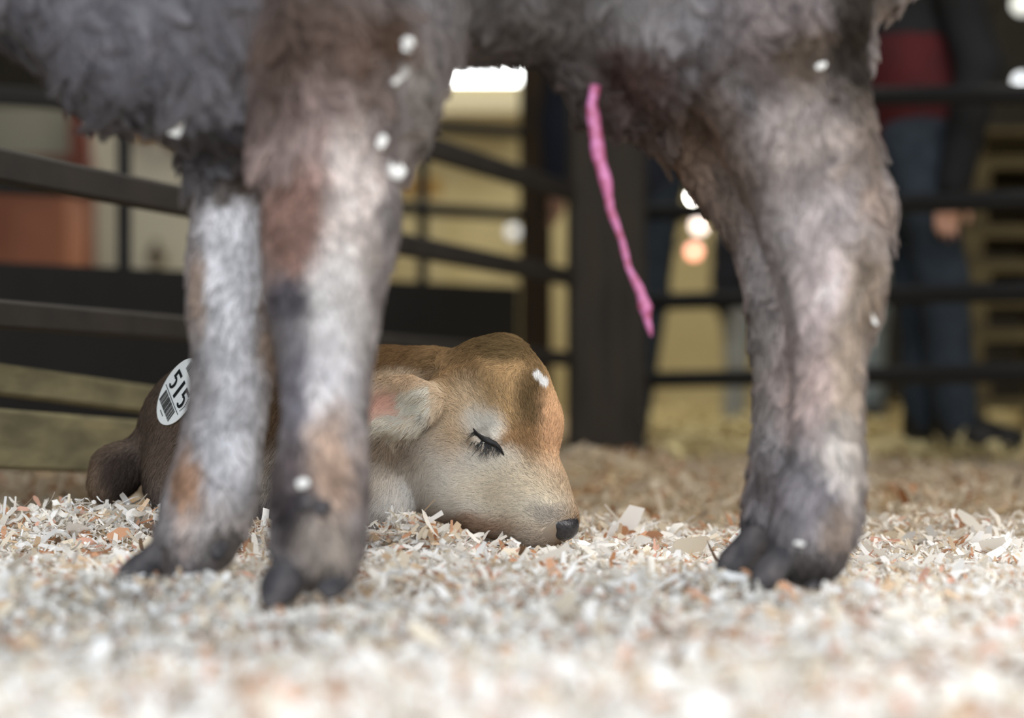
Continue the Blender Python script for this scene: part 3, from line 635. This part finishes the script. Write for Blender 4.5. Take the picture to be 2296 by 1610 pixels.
# ------------------------------------------------------------------ bed of wood shavings
FL_COL = [((240, 236, 228), 5.0), ((250, 249, 247), 5.0), ((232, 220, 200), 2.0), ((220, 194, 164), 1.0), ((212, 162, 128), 0.5), ((180, 130, 94), 0.3), ((228, 182, 162), 0.45), ((120, 96, 76), 0.12)]
def flakes(name, x, y, hgt, size, r, thin=0.30, tilt=0.45):
    n = len(x); L = size*r.lognormal(0, 0.45, n); W = L*np.clip(r.lognormal(math.log(thin), 0.35, n), 0.1, 0.9)
    yaw = r.uniform(0, 6.283, n); pit = r.normal(0, tilt, n); rol = r.normal(0, tilt*1.3, n); curl = r.normal(0, 1.0, n)*np.where(r.random(n) < 0.3, 1.9, 0.7)
    S = 4; Vv = np.zeros((n, S, 2, 3)); jag = r.uniform(0.35, 1.15, (n, S, 2))
    for i in range(S):
        t = i/(S-1)-0.5; k = np.where(np.abs(curl) < 1e-3, 1e-3, curl)
        px = np.sin(k*t)/k*L; pz = (1-np.cos(k*t))/k*L
        for j in (0, 1):
            Vv[:, i, j, 0] = px; Vv[:, i, j, 1] = (j-0.5)*W*jag[:, i, j]*(1.0 if 0 < i < S-1 else 0.75); Vv[:, i, j, 2] = pz
    P_ = Vv.reshape(n, S*2, 3)
    def rot(A, a, b, th):
        c, s = np.cos(th)[:, None], np.sin(th)[:, None]; u, v = A[..., a].copy(), A[..., b].copy(); A[..., a] = u*c-v*s; A[..., b] = u*s+v*c
    rot(P_, 1, 2, rol); rot(P_, 0, 2, pit); rot(P_, 0, 1, yaw)
    lowest = P_[..., 2].min(1)
    P_ += np.stack([x, y, gz(x, y)+hgt-0.35*lowest], -1)[:, None, :]
    base = (np.arange(n)*S*2)[:, None]; Qs = np.concatenate([base+np.array([[2*i, 2*i+2, 2*i+3, 2*i+1]]) for i in range(S-1)], 1).reshape(-1, 4)
    pw = np.array([w_ for _, w_ in FL_COL]); ci = r.choice(len(FL_COL), n, p=pw/pw.sum()); cc = np.array([lin(*c) for c, _ in FL_COL])[ci]
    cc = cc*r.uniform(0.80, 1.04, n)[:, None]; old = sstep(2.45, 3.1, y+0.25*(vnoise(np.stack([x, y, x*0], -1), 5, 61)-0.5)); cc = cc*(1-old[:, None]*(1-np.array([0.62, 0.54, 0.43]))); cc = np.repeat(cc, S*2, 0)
    return P_.reshape(-1, 3), Qs, cc
r = np.random.default_rng(99)
def wedge(n, d0, d1, pw, side):
    d = d0*(d1/d0)**(r.random(n)**pw); hw = 1148/F*d*1.03+side; return r.uniform(-1, 1, n)*hw, d
parts = []
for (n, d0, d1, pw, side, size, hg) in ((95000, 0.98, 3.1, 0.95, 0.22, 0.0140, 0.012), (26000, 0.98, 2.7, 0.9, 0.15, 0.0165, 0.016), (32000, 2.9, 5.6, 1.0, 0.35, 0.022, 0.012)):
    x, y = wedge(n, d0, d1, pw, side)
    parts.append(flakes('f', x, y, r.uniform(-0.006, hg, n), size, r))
def heap(n, px, py, d, rx, ry, h0, h1, size):
    x0, y0 = gp(px, py, d); a = r.normal(0, 0.5, n)*rx+x0; b = r.normal(0, 0.5, n)*ry+y0
    return flakes('f', a, b, r.uniform(h0, h1, n), size, r, tilt=0.6)
parts.append(heap(260, 1262, 1205, 2.30, 0.06, 0.03, -0.008, 0.008, 0.012))      # against the chin and nose
parts.append(heap(500, 940, 1180, 2.33, 0.09, 0.03, 0.002, 0.030, 0.014))
parts.append(heap(700, 220, 1120, 2.47, 0.26, 0.07, 0.000, 0.030, 0.015))
parts.append(heap(260, 585, 1190, 2.36, 0.05, 0.03, 0.0, 0.030, 0.014))
for (px, py, d) in ((690, 1350, 1.70), (365, 1310, 1.86), (1800, 1310, 1.84), (1680, 1290, 1.96)): parts.append(heap(420, px, py, d, 0.13, 0.035, 0.0, 0.030, 0.013))
o = 0; Vs = []; Qs = []; Cs = []
for v, q, c in parts: Vs.append(v); Qs.append(q+o); Cs.append(c); o += len(v)
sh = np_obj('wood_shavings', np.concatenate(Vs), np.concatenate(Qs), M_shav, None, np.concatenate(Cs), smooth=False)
tag(sh, 'thick bed of pale curled wood shavings covering the pen floor', 'wood shavings', kind='stuff')
# shavings caught in the coat of the standing calf
def stuck(px, py, d, L, label, col=(244, 242, 238), W=0.45, ang=0.0, seed=0, curl=1.2, off=0.012):
    q = np.random.default_rng(seed+500); h = on_calf(px, py, SB, off)
    p = np.array(h[0]) if (h is not None and h[0].y < d+0.35) else P(px, py, d)
    L = L/F*p[1]; S = 6; vs_ = []; th = L*0.06
    for i in range(S):
        t = i/(S-1)-0.5; x = math.sin(curl*t)/curl*L; z = -(1-math.cos(curl*t))/curl*L; wd = L*W*(1-1.1*abs(t)**1.6)*q.uniform(0.7, 1.1)
        for (yy, tt) in ((-wd/2, -th/2), (wd/2, -th/2), (wd/2, th/2), (-wd/2, th/2)):
            X0 = x*math.cos(ang)-yy*math.sin(ang); Z0 = x*math.sin(ang)+yy*math.cos(ang); vs_.append((p[0]+X0, p[1]+z+tt, p[2]+Z0))
    fs = [(0, 1, 2, 3), tuple(4*(S-1)+k for k in (3, 2, 1, 0))]
    for i in range(S-1):
        for k in range(4): fs.append((4*i+k, 4*i+4+k, 4*i+4+(k+1) % 4, 4*i+(k+1) % 4))
    m = np_mesh('wood_shaving', np.array(vs_), np.array([f_ for f_ in fs]), False, np.tile(lin(*col), (len(vs_), 1)))
    m.transform(__import__('mathutils').Matrix.Translation(-Vector(p)))
    o = link_mesh('wood_shaving', m, M_shav); o.location = Vector(p); return tag(o, label, 'wood shaving', 'shavings stuck in the coat')
stuck(395, 285, 1.79, 44, 'white shaving hanging under the shaggy brisket of the standing calf', ang=1.3, W=0.8, seed=1, off=0.05)
stuck(884, 380, 1.80, 56, 'big white shaving stuck behind the near fore leg, the lower of two', ang=-0.6, W=0.8, seed=2)
stuck(856, 318, 1.76, 34, 'small white shaving behind the near fore leg, above the big one', ang=1.2, W=0.7, seed=3)
stuck(906, 158, 1.78, 84, 'long thin pale shaving lying in the fur behind the elbow', ang=0.95, W=0.28, seed=4)
stuck(914, 100, 1.78, 34, 'round white shaving on the brown shoulder of the standing calf', ang=1.4, W=0.9, seed=5, off=0.02)
stuck(1000, 92, 1.84, 36, 'pale grey shaving at the front edge of the belly fur', (206, 200, 196), ang=1.1, W=0.8, seed=6, off=0.03)
stuck(1841, 148, 1.86, 26, 'small white shaving high on the dark tail', ang=0.4, W=0.7, seed=7)
stuck(1958, 716, 1.86, 36, 'thin bent shaving on the back edge of the near hind leg below the hock', ang=2.0, W=0.3, seed=8, curl=2.4)
stuck(1441, 247, 1.92, 26, 'tan crumb of shaving where the far hind leg meets the belly', (226, 186, 140), ang=0.3, W=0.9, seed=9)
stuck(680, 1084, 1.72, 30, 'pale round shaving on the near fore leg above the fetlock', ang=0.3, W=1.0, seed=10)
stuck(1792, 1219, 1.82, 24, 'white flake on the front of the near hind hoof', ang=-0.2, W=0.5, seed=11)
stuck(1342, 200, 1.88, 34, 'curled tan shaving on top of the navel cord', (236, 206, 176), ang=0.5, W=0.6, seed=12, curl=2.4)
stuck(1352, 232, 1.88, 36, 'curled tan shaving hanging just right of the navel cord', (240, 212, 184), ang=-1.0, W=0.5, seed=13, curl=2.4)
stuck(1368, 205, 1.88, 28, 'smallest tan curl beside the top of the navel cord', (228, 190, 158), ang=-0.5, W=0.6, seed=14, curl=2.0)

# ------------------------------------------------------------------ pen: posts, fences, gate
def post(name, px0, px1, d, m, label, top=3.99):
    x0 = P(px0, 0, d)[0]; x1 = P(px1, 0, d)[0]; wd = x1-x0
    b = MB(); b.beam(((x0+x1)/2, d+wd/2, -0.03), ((x0+x1)/2, d+wd/2, top), wd, wd, up=(0, 1, 0), bev=0.015)
    me_o = b.build(name, m); return tag(me_o, label, 'post', 'barn posts')
post('timber_post', 1275, 1450, 5.66, M_post, 'thick dark timber post in the pen corner, right behind the head of the sleeping calf')
post('timber_post', 1165, 1238, 7.1, M_post2, 'thinner brown timber post left of the thick dark one')
fence = empty('pen_fence', (P(1275, 0, 5.6)[0], 5.6, 0), 'dark fence of three long rails running towards the camera on the left', 'fence')
def rail(par, a, b, hgt, wdt, m, ext=0.0, name='rail'):
    a = np.array(a); b = np.array(b); return MB().beam(a, b+(b-a)*ext, wdt, hgt).build(name, m, par)
M_rail = mat('rusty_dark_rail', lin(38, 33, 28), 0.7, lin(27, 24, 22), scale=14, bump=0.2)
rail(fence, P(1278, 622, 5.62), P(0, 372, 2.85), 0.052, 0.03, M_rail, 0.25)
rail(fence, P(1278, 432, 5.62), P(0, 20, 2.85), 0.056, 0.03, M_rail, 0.25)
rail(fence, P(1278, 805, 5.62), P(0, 705, 2.85), 0.045, 0.03, M_rail, 0.25)
rail(fence, P(760, 955, 4.1), P(0, 852, 2.92), 0.050, 0.03, M_plank, 0.35, 'plank')
rail(fence, P(760, 1030, 4.1), P(0, 985, 2.92), 0.095, 0.03, M_plank, 0.35, 'plank')
MB().beam(P(-330, 1100, 2.38), P(-330, -250, 2.38), 0.06, 0.06, up=(0, 1, 0)).build('fence_post', M_rail, fence)
gate = empty('steel_gate', (P(600, 0, 6.1)[0], 6.1, 0), 'black steel gate with a solid lower panel behind the left fence', 'gate')
def gd(px): return 5.25+(px-280)/668.0*1.45*0.9
def gP(px, py): return P(px, py, gd(px))
for (ya, yb) in ((212, 296), (414, 482)): MB().beam(gP(-330, ya-20), gP(1163, yb), 0.036, 0.044).build('crossbar', M_black, gate)
for px in (-300, 280, 948): 
    t = gP(px, 0); MB().beam((t[0], t[1]-0.01, 0.0), (t[0], t[1]-0.01, 1.35), 0.036, 0.036, up=(0, 1, 0)).build('upright', M_black, gate)
a, b = gP(-330, 572), gP(1163, 642); q = MB()
q.v = [Vector(p) for p in ((a[0], a[1], 0.0), (b[0], b[1], 0.0), tuple(b), tuple(a), (a[0], a[1]+0.03, 0.0), (b[0], b[1]+0.03, 0.0), (b[0], b[1]+0.03, b[2]), (a[0], a[1]+0.03, a[2]))]
q.f = [(0, 1, 2, 3), (7, 6, 5, 4), (3, 2, 6, 7), (1, 0, 4, 5), (2, 1, 5, 6), (0, 3, 7, 4)]; q.build('panel', M_black, gate)
rf = empty('pen_fence', (P(1900, 0, 5.4)[0], 5.4, 0), 'dark fence of level pipe rails right of the thick post', 'fence')
def rd(px): return 5.66-(px-1450)/1000.0*1.15
for (ya, yb) in ((-30, -62), (226, 208), (477, 443), (677, 650), (852, 833)):
    MB().beam(P(1456, ya, rd(1456)+0.12), P(2600, yb-(yb-ya)*-0.15, rd(2600)), 0.05, 0.05, bev=0.014).build('rail', M_black, rf)
x_, y_, _ = P(2560, 0, rd(2560)); MB().beam((x_, y_+0.05, 0), (x_, y_+0.05, 1.5), 0.06, 0.06, up=(0, 1, 0)).build('fence_post', M_black, rf)

# ------------------------------------------------------------------ the hall beyond the pen
def board(name, px0, px1, py0, py1, d, th, m, label, cat, ground=False):
    a = P(px0, py1, d); b = P(px1, py0, d); z0 = 0.0 if ground else a[2]
    o = vslab(MB(), (a[0], d, z0), (b[0], d+th, b[2]), 0).build(name, m)
    bv = o.modifiers.new('b', 'BEVEL'); bv.width = 0.006; bv.segments = 2
    return tag(o, label, cat)
board('white_partition', 190, 470, 150, 600, 10.4, 0.08, M_white, 'off white partition board seen past the gate upright on the left', 'partition', True)
board('grey_partition', -120, 185, 236, 335, 10.6, 0.08, mat('grey_board', lin(150, 148, 136), 0.8), 'grey partition board behind the orange cabinet', 'partition', True)
cab = empty('wooden_cabinet', P(30, 850, 8.6)*np.array([1, 1, 0]), 'orange varnished cabinet at the left edge behind the gate', 'cabinet')
a, b = P(-140, 600, 8.4), P(150, 430, 8.4)
vslab(MB(), (a[0], 8.4, 0.0), (b[0], 8.8, b[2]), 0).build('carcass', M_orange, cab)
for k in range(2): vslab(MB(), (a[0]+0.02+k*0.30, 8.38, 0.12), (a[0]+0.27+k*0.30, 8.40, b[2]-0.04), 0).build('door', M_orange, cab)
vslab(MB(), (a[0]-0.02, 8.36, b[2]), (b[0]+0.02, 8.82, b[2]+0.03), 0).build('top', M_redwood, cab)
board('red_wooden_post', 155, 200, 60, 600, 8.9, 0.09, M_redwood, 'red brown wooden post between cabinet and white board', 'post', True)
board('brown_shelf_board', -120, 190, 350, 396, 9.4, 0.25, M_redwood, 'dark red brown shelf board above the cabinet', 'shelf', True)
board('cardboard_box', 300, 345, 266, 306, 10.28, 0.12, mat('ochre_cardboard', lin(176, 132, 62), 0.8), 'small ochre box fixed high on the white board', 'box')
board('brown_case', 372, 440, 285, 330, 10.28, 0.12, mat('brown_case', lin(96, 76, 44), 0.8), 'brown case fixed on the white board behind the brisket', 'box')
board('white_counter', 210, 440, 616, 850, 9.75, 0.4, M_white, 'low white counter in front of the white board', 'counter', True)
g = Field(P(350, 580, 9.9)-0.12, P(350, 580, 9.9)+0.12, 0.01); g.ell(P(350, 578, 9.9), (0.05, 0.05, 0.055), None, 0.01); g.cone(P(350, 575, 9.9), P(350, 545, 9.9), 0.03, 0.02, 0.02)
v, q = g.mesh(1); tag(np_obj('brown_jug', v, q, mat('brown_glaze', lin(66, 54, 34), 0.4)), 'small dark brown jug in front of the white board', 'jug')
board('cream_crate', 880, 1000, 442, 850, 10.4, 0.4, M_cream, 'tall cream crate behind the gate, carrying the ochre bale', 'crate', True)
board('ochre_bale', 890, 985, 398, 441, 10.4, 0.38, mat('ochre_straw', lin(176, 140, 74), 0.9, lin(140, 108, 54), scale=20), 'ochre straw bale on the cream crate behind the gate', 'bale')
tag(vslab(MB(), (-6, 11.85, 0), (-2.68, 11.99, 4)).build('trim_3', M_wall), kind='structure')
wl = tag(vslab(MB(), (1.62, 11.85, 0), (6, 11.99, 4)).build('trim_1', M_wall), kind='structure')
M_sky = mat('bright_window_sky', (1, 1, 1), 0.5, emit=((0.95, 0.98, 1.0), 9.0))
wa, wb = P(800, 186, 11.9), P(1172, 100, 11.9)
win = vslab(MB(), (wa[0], 11.93, wa[2]), (wb[0], 11.985, wa[2]+0.75)).build('window_1', M_sky); tag(win, kind='structure')
fr = MB()
for zz in (wa[2]-0.02, wa[2]+0.77): fr.beam((wa[0]-0.05, 11.92, zz), (wb[0]+0.05, 11.92, zz), 0.10, 0.04)
for xx in (wa[0]-0.03, wb[0]+0.03): fr.beam((xx, 11.92, wa[2]-0.04), (xx, 11.92, wa[2]+0.8), 0.10, 0.04, up=(0, 1, 0))
fr.build('window_frame', M_cream, win)
tag(vslab(MB(), (-2.5, 11.6, P(0, 250, 11.6)[2]), (0.12, 11.98, P(0, 196, 11.6)[2])).build('trim_2', mat('pale_cream_beam', lin(228, 220, 190), 0.6)), kind='structure')  # whitish cream beam below the window
def lamp(px, py, d, rad, col, strn, label):
    p = P(px, py, d); t = empty('wall_lamp', p, label, 'lamp', 'distant lamps')
    g = Field(p-rad*2.2, p+rad*2.2, rad/4); g.ell(p, (rad, rad, rad), None, 0.01); v, q = g.mesh(1)
    np_obj('bulb', v, q, mat('lamp_glow', (1, 1, 1), 0.4, emit=(col, strn)), t)
    MB().tube([p+np.array([0, 0, rad]), p+np.array([0, 0, rad*2.2]), p+np.array([0, rad*2, rad*2.6]), (p[0], 11.84, p[2]+rad*2.6)], rad*0.28, 8).build('bracket', M_black, t, True)
lamp(1560, 440, 9.6, 0.030, (1.0, 0.97, 0.9), 40, 'bright white lamp seen beside the inner edge of the hind leg')
lamp(1568, 506, 9.9, 0.036, (1.0, 0.80, 0.70), 3.5, 'pale pink lamp below the bright white one')
lamp(1556, 564, 9.7, 0.034, (1.0, 0.36, 0.22), 3.5, 'red orange lamp, lowest of the three beside the hind leg')
lamp(2150, 12, 11.0, 0.05, (0.95, 0.97, 0.9), 1.6, 'dim lamp at the top, just right of the black jacket')
lamp(2292, 10, 11.0, 0.05, (0.95, 0.97, 0.9), 1.4, 'dim lamp in the top right corner')
lamp(2290, 182, 10.4, 0.035, (0.9, 0.95, 1.0), 2.4, 'small cold lamp at the right edge above the pallets')
lamp(1150, 520, 9.8, 0.035, (0.9, 0.95, 1.0), 0.6, 'small cold lamp just left of the thin brown post')
# straw on the ground beyond the fence
px0_ = P(2150, 0, 6.6)[0]
n = 12000; x = r.uniform(0.45, 3.2, n); y = r.uniform(5.0, 11.4, n); ok = ~((x > px0_-0.06) & (x < px0_+1.06) & (y > 6.5) & (y < 7.5)); x = x[ok]; y = y[ok]; n = len(x)
v, q, c = flakes('f', x, y, r.uniform(0.01, 0.05, n), 0.09, r, thin=0.12, tilt=0.25)
tag(np_obj('straw_bedding', v, q, M_straw, None, None, False), 'loose yellow straw on the ground beyond the right fence', 'straw', kind='stuff')

# ------------------------------------------------------------------ stack of pallets at the right edge
M_pal = mat('grey_brown_pallet_wood', lin(104, 92, 60), 0.85, lin(74, 64, 42), scale=6)
ORD = ['bottom', 'second from the bottom', 'third from the bottom', 'fourth from the bottom', 'middle', 'fourth from the top', 'third from the top', 'second from the top', 'top']
px0 = P(2150, 0, 6.6)[0]
def pallet(k):
    t = empty('wooden_pallet', (px0+0.5+0.015*math.sin(k*2.1), 7.0, k*0.122), 'dark wooden pallet, the %s one of the stack at the right' % ORD[k], 'pallet', 'stacked pallets'); L = np.array(t.location)
    for i in range(6): y0 = -0.4+i*0.146; vslab(MB(), L+(-0.5, y0, 0.1), L+(0.5, y0+0.1, 0.12)).build('deck_board', M_pal, t)
    for i in range(3): y0 = -0.4+i*0.365; vslab(MB(), L+(-0.5, y0, 0), L+(0.5, y0+0.1, 0.018)).build('base_board', M_pal, t)
    for i in range(3):
        x0 = -0.5+i*0.45; vslab(MB(), L+(x0, -0.4, 0.018), L+(x0+0.1, 0.43, 0.1)).build('stringer', M_pal, t)
for k in range(9): pallet(k)

# ------------------------------------------------------------------ people beyond the pen
M_skinp = mat('skin', lin(196, 150, 126), 0.6); M_hair = mat('dark_hair', lin(40, 30, 24), 0.7)
M_jeans = mat('blue_jeans', lin(46, 56, 66), 0.9, lin(32, 40, 50), scale=30); M_pale = mat('pale_jeans', lin(150, 164, 172), 0.9, lin(128, 142, 152), scale=30)
M_blackc = mat('black_cloth', lin(14, 14, 16), 0.9); M_navy = mat('navy_cloth', lin(30, 34, 46), 0.9); M_red = mat('dark_red_cloth', lin(72, 5, 11), 0.9, lin(58, 4, 9), scale=12)
M_boot = mat('black_boot', lin(20, 19, 19), 0.55); M_grey = mat('pale_grey_cloth', lin(148, 152, 150), 0.9)
def person(x, y, face, k, label, legs, arms, trousers, top, under=None, res=0.011):
    """legs: two rows of hip, knee, ankle; arms: two rows of shoulder, elbow, wrist; in metres, front is -Y, before turning by face"""
    c, s = math.cos(face), math.sin(face)
    def W(p): p = np.asarray(p, float)*k; return np.array([x+p[0]*c-p[1]*s, y+p[0]*s+p[1]*c, p[2]])
    t = empty('person', (x, y, 0), label, 'person')
    def fld(): return Field((x-0.5*k-0.05, y-0.5*k-0.05, -0.01), (x+0.5*k+0.05, y+0.5*k+0.05, 1.82*k), res)
    def torso(f, e):
        f.chain([(W((0, 0, 0.94)), 0.13*k+e), (W((0, 0.01, 1.10)), 0.122*k+e), (W((0, 0.0, 1.30)), 0.135*k+e)], 0.05)
        for q in (-1, 1): f.cone(W((0, 0, 1.34)), W((0.16*q, 0.01, 1.40)), 0.11*k+e, 0.06*k+e, 0.05); f.cone(W((0.06*q, 0, 0.94)), W((0.07*q, 0.0, 1.28)), 0.11*k+e, 0.10*k+e, 0.05)
    def leg(f, e, cut=0.0):
        for h, kn, an in legs: f.chain([(W(h), 0.088*k+e), (W(kn), 0.058*k+e), (W(np.array(an)+(0, 0, cut)), 0.042*k+e*1.6)], 0.03)
    def arm(f, e, cut=1.0):
        for sh, el, wr in arms:
            w2 = np.array(el)+(np.array(wr)-np.array(el))*cut; f.chain([(W(sh), 0.052*k+e), (W(el), 0.042*k+e), (W(w2), 0.030*k+e)], 0.02)
    f = fld(); torso(f, 0); leg(f, 0); arm(f, 0)
    f.chain([(W((0, 0.01, 1.42)), 0.055*k), (W((0, 0.0, 1.54)), 0.052*k)], 0.04)
    f.ell(W((0, 0.005, 1.655)), (0.076*k, 0.094*k, 0.112*k), [[c, s, 0], [-s, c, 0], [0, 0, 1]], 0.02); f.cone(W((0, -0.05, 1.57)), W((0, -0.068, 1.565)), 0.045*k, 0.03*k, 0.03)
    f.cone(W((0, -0.09, 1.66)), W((0, -0.108, 1.625)), 0.010*k, 0.014*k, 0.012)
    for q in (-1, 1): f.ell(W((0.078*q, 0.01, 1.64)), np.array((0.014, 0.022, 0.034))*k, [[c, s, 0], [-s, c, 0], [0, 0, 1]], 0.01); f.ell(W((0.032*q, -0.096, 1.665)), np.array((0.016, 0.012, 0.010))*k, None, 0.01, 'sub')
    for h, kn, an in legs: f.chain([(W(np.array(an)+(0, 0, 0)), 0.042*k), (W(np.array(an)+(0, -0.06, -0.045)), 0.04*k), (W(np.array(an)+(0, -0.15, -0.055)), 0.028*k)], 0.02)
    for sh, el, wr in arms:
        wr = np.array(wr); d = unit(wr-np.array(el)); sd = 1 if sh[0] > 0 else -1
        lat = np.array([0, -1.0, 0]); lat = unit(lat-d*(lat@d)); nrm = np.cross(d, lat)*sd
        f.cone(W(wr), W(wr+d*0.075), 0.026*k, 0.030*k, 0.02)
        for fi, ln in enumerate((0.068, 0.078, 0.072, 0.055)):
            b0 = wr+d*0.085+lat*(0.030-0.020*fi); b1 = b0+d*ln*0.55-nrm*0.008; f.chain([(W(b0), 0.0095*k), (W(b1), 0.009*k), (W(b1+d*ln*0.35-nrm*0.022), 0.008*k)], 0.006)
        f.chain([(W(wr+d*0.03+lat*0.022), 0.013*k), (W(wr+d*0.06+lat*0.055), 0.011*k), (W(wr+d*0.09+lat*0.062), 0.009*k)], 0.01)
    v, q = f.mesh(2); np_obj('body', v, q, M_skinp, t)
    f = fld(); leg(f, 0.013, 0.0); f.cone(W((-0.06, 0, 0.93)), W((0.06, 0, 0.93)), 0.125*k, 0.125*k, 0.05); f.cone(W((0, 0, 0.93)), W((0, 0, 1.0)), 0.135*k, 0.135*k, 0.04)
    v, q = f.mesh(2); np_obj('trousers', v, q, trousers, t)
    f = fld(); torso(f, 0.026)
    if under is not None:
        lo_ = 1.165*k; sl, gg = f.block(np.array([x-1, y-1, -1]), np.array([x+1, y+1, lo_])); f.f[sl] = np.maximum(f.f[sl], 0.02)
    arm(f, 0.020, 0.97); v, q = f.mesh(2); np_obj('jacket', v, q, top, t)
    if under is not None:
        f = fld(); f.chain([(W((0, 0, 0.93)), 0.138*k), (W((0, 0.0, 1.02)), 0.15*k), (W((0, 0, 1.2)), 0.148*k)], 0.05)
        for qq in (-1, 1): f.cone(W((0.07*qq, 0, 0.91)), W((0.06*qq, 0, 1.2)), 0.125*k, 0.135*k, 0.05)
        v, q = f.mesh(2); sw = np_obj('sweatshirt', v, q, under, t)
        sw_b = bvh(v, q); zp = []
        for zz in np.linspace(0.88, 1.17, 12):
            side = W((0.5, -0.02, zz)); h = sw_b.ray_cast(Vector(side), (Vector(W((0, -0.02, zz)))-Vector(side)).normalized()); zp.append(h[0] if h[0] else Vector(side))
        MB().tube(zp, 0.012, 8).build('side_seam', M_blackc, sw, True)
    f = fld(); f.ell(W((0, 0.022, 1.685)), np.array((0.086, 0.094, 0.100))*k, None, 0.02); f.ell(W((0, -0.085, 1.62)), np.array((0.08, 0.06, 0.085))*k, [[c, s, 0], [-s, c, 0], [0, 0, 1]], 0.015, 'sub')
    v, q = f.mesh(2); np_obj('hair', v, q, M_hair, t)
    for h, kn, an in legs:
        f = fld(); an = np.array(an); f.chain([(W(an+(0, 0.01, 0.06)), 0.056*k), (W(an+(0, 0.0, -0.01)), 0.055*k), (W(an+(0, -0.07, -0.038)), 0.05*k), (W(an+(0, -0.16, -0.048)), 0.040*k)], 0.02)
        f.cone(W(an+(0, 0.02, 0)), W(an+(0, 0.02, -0.04)), 0.045*k, 0.045*k, 0.02)
        v, q = f.mesh(1); v[:, 2] = np.maximum(v[:, 2], 0.0); np_obj('boot', v, q, M_boot, t)
    return t
def std_arms(): return [((0.2, 0.01, 1.40), (0.25, 0.03, 1.12), (0.25, -0.06, 0.88)), ((-0.2, 0.01, 1.40), (-0.25, 0.03, 1.12), (-0.25, -0.04, 0.88))]
x1 = P(2035, 0, 5.38)[0]
person(x1, 5.38, math.pi/2, 0.99, 'person in blue jeans, dark red sweatshirt and black jacket behind the right fence',
       [((-0.09, 0, 0.90), (-0.09, -0.08, 0.50), (-0.09, -0.12, 0.085)), ((0.09, 0, 0.90), (0.09, -0.05, 0.50), (0.09, -0.07, 0.085))],
       [((0.2, -0.05, 1.40), (0.24, -0.13, 1.08), (0.23, -0.09, 0.76)), ((-0.2, -0.06, 1.40), (-0.24, -0.15, 1.08), (-0.23, -0.08, 0.75))], M_jeans, M_blackc, M_red)
person(P(1655, 0, 8.3)[0], 8.3, math.pi/2+0.3, 0.60, 'small person in dark navy jacket and grey trousers left of the hind legs', [((-0.1, 0, 0.90), (-0.11, 0.06, 0.50), (-0.11, 0.10, 0.085)), ((0.1, 0, 0.90), (0.11, -0.03, 0.50), (0.12, -0.04, 0.085))], std_arms(), M_grey, M_navy)
person(P(1905, 0, 8.5)[0], 8.5, 0.2, 1.0, 'person in pale blue jeans mostly hidden behind the hind legs of the bigger calf', [((-0.09, 0, 0.90), (-0.10, -0.02, 0.50), (-0.10, 0, 0.085)), ((0.09, 0, 0.90), (0.10, -0.02, 0.50), (0.10, 0, 0.085))], std_arms(), M_pale, M_navy)
person(P(1408, 0, 6.6)[0], 6.6, 0.0, 1.0, 'person in dark blue jeans standing mostly hidden behind the thick timber post', [((-0.09, 0, 0.90), (-0.09, -0.02, 0.50), (-0.08, 0, 0.085)), ((0.10, 0, 0.92), (0.07, -0.03, 0.50), (0.02, 0.02, 0.085))], std_arms(), M_jeans, M_navy)
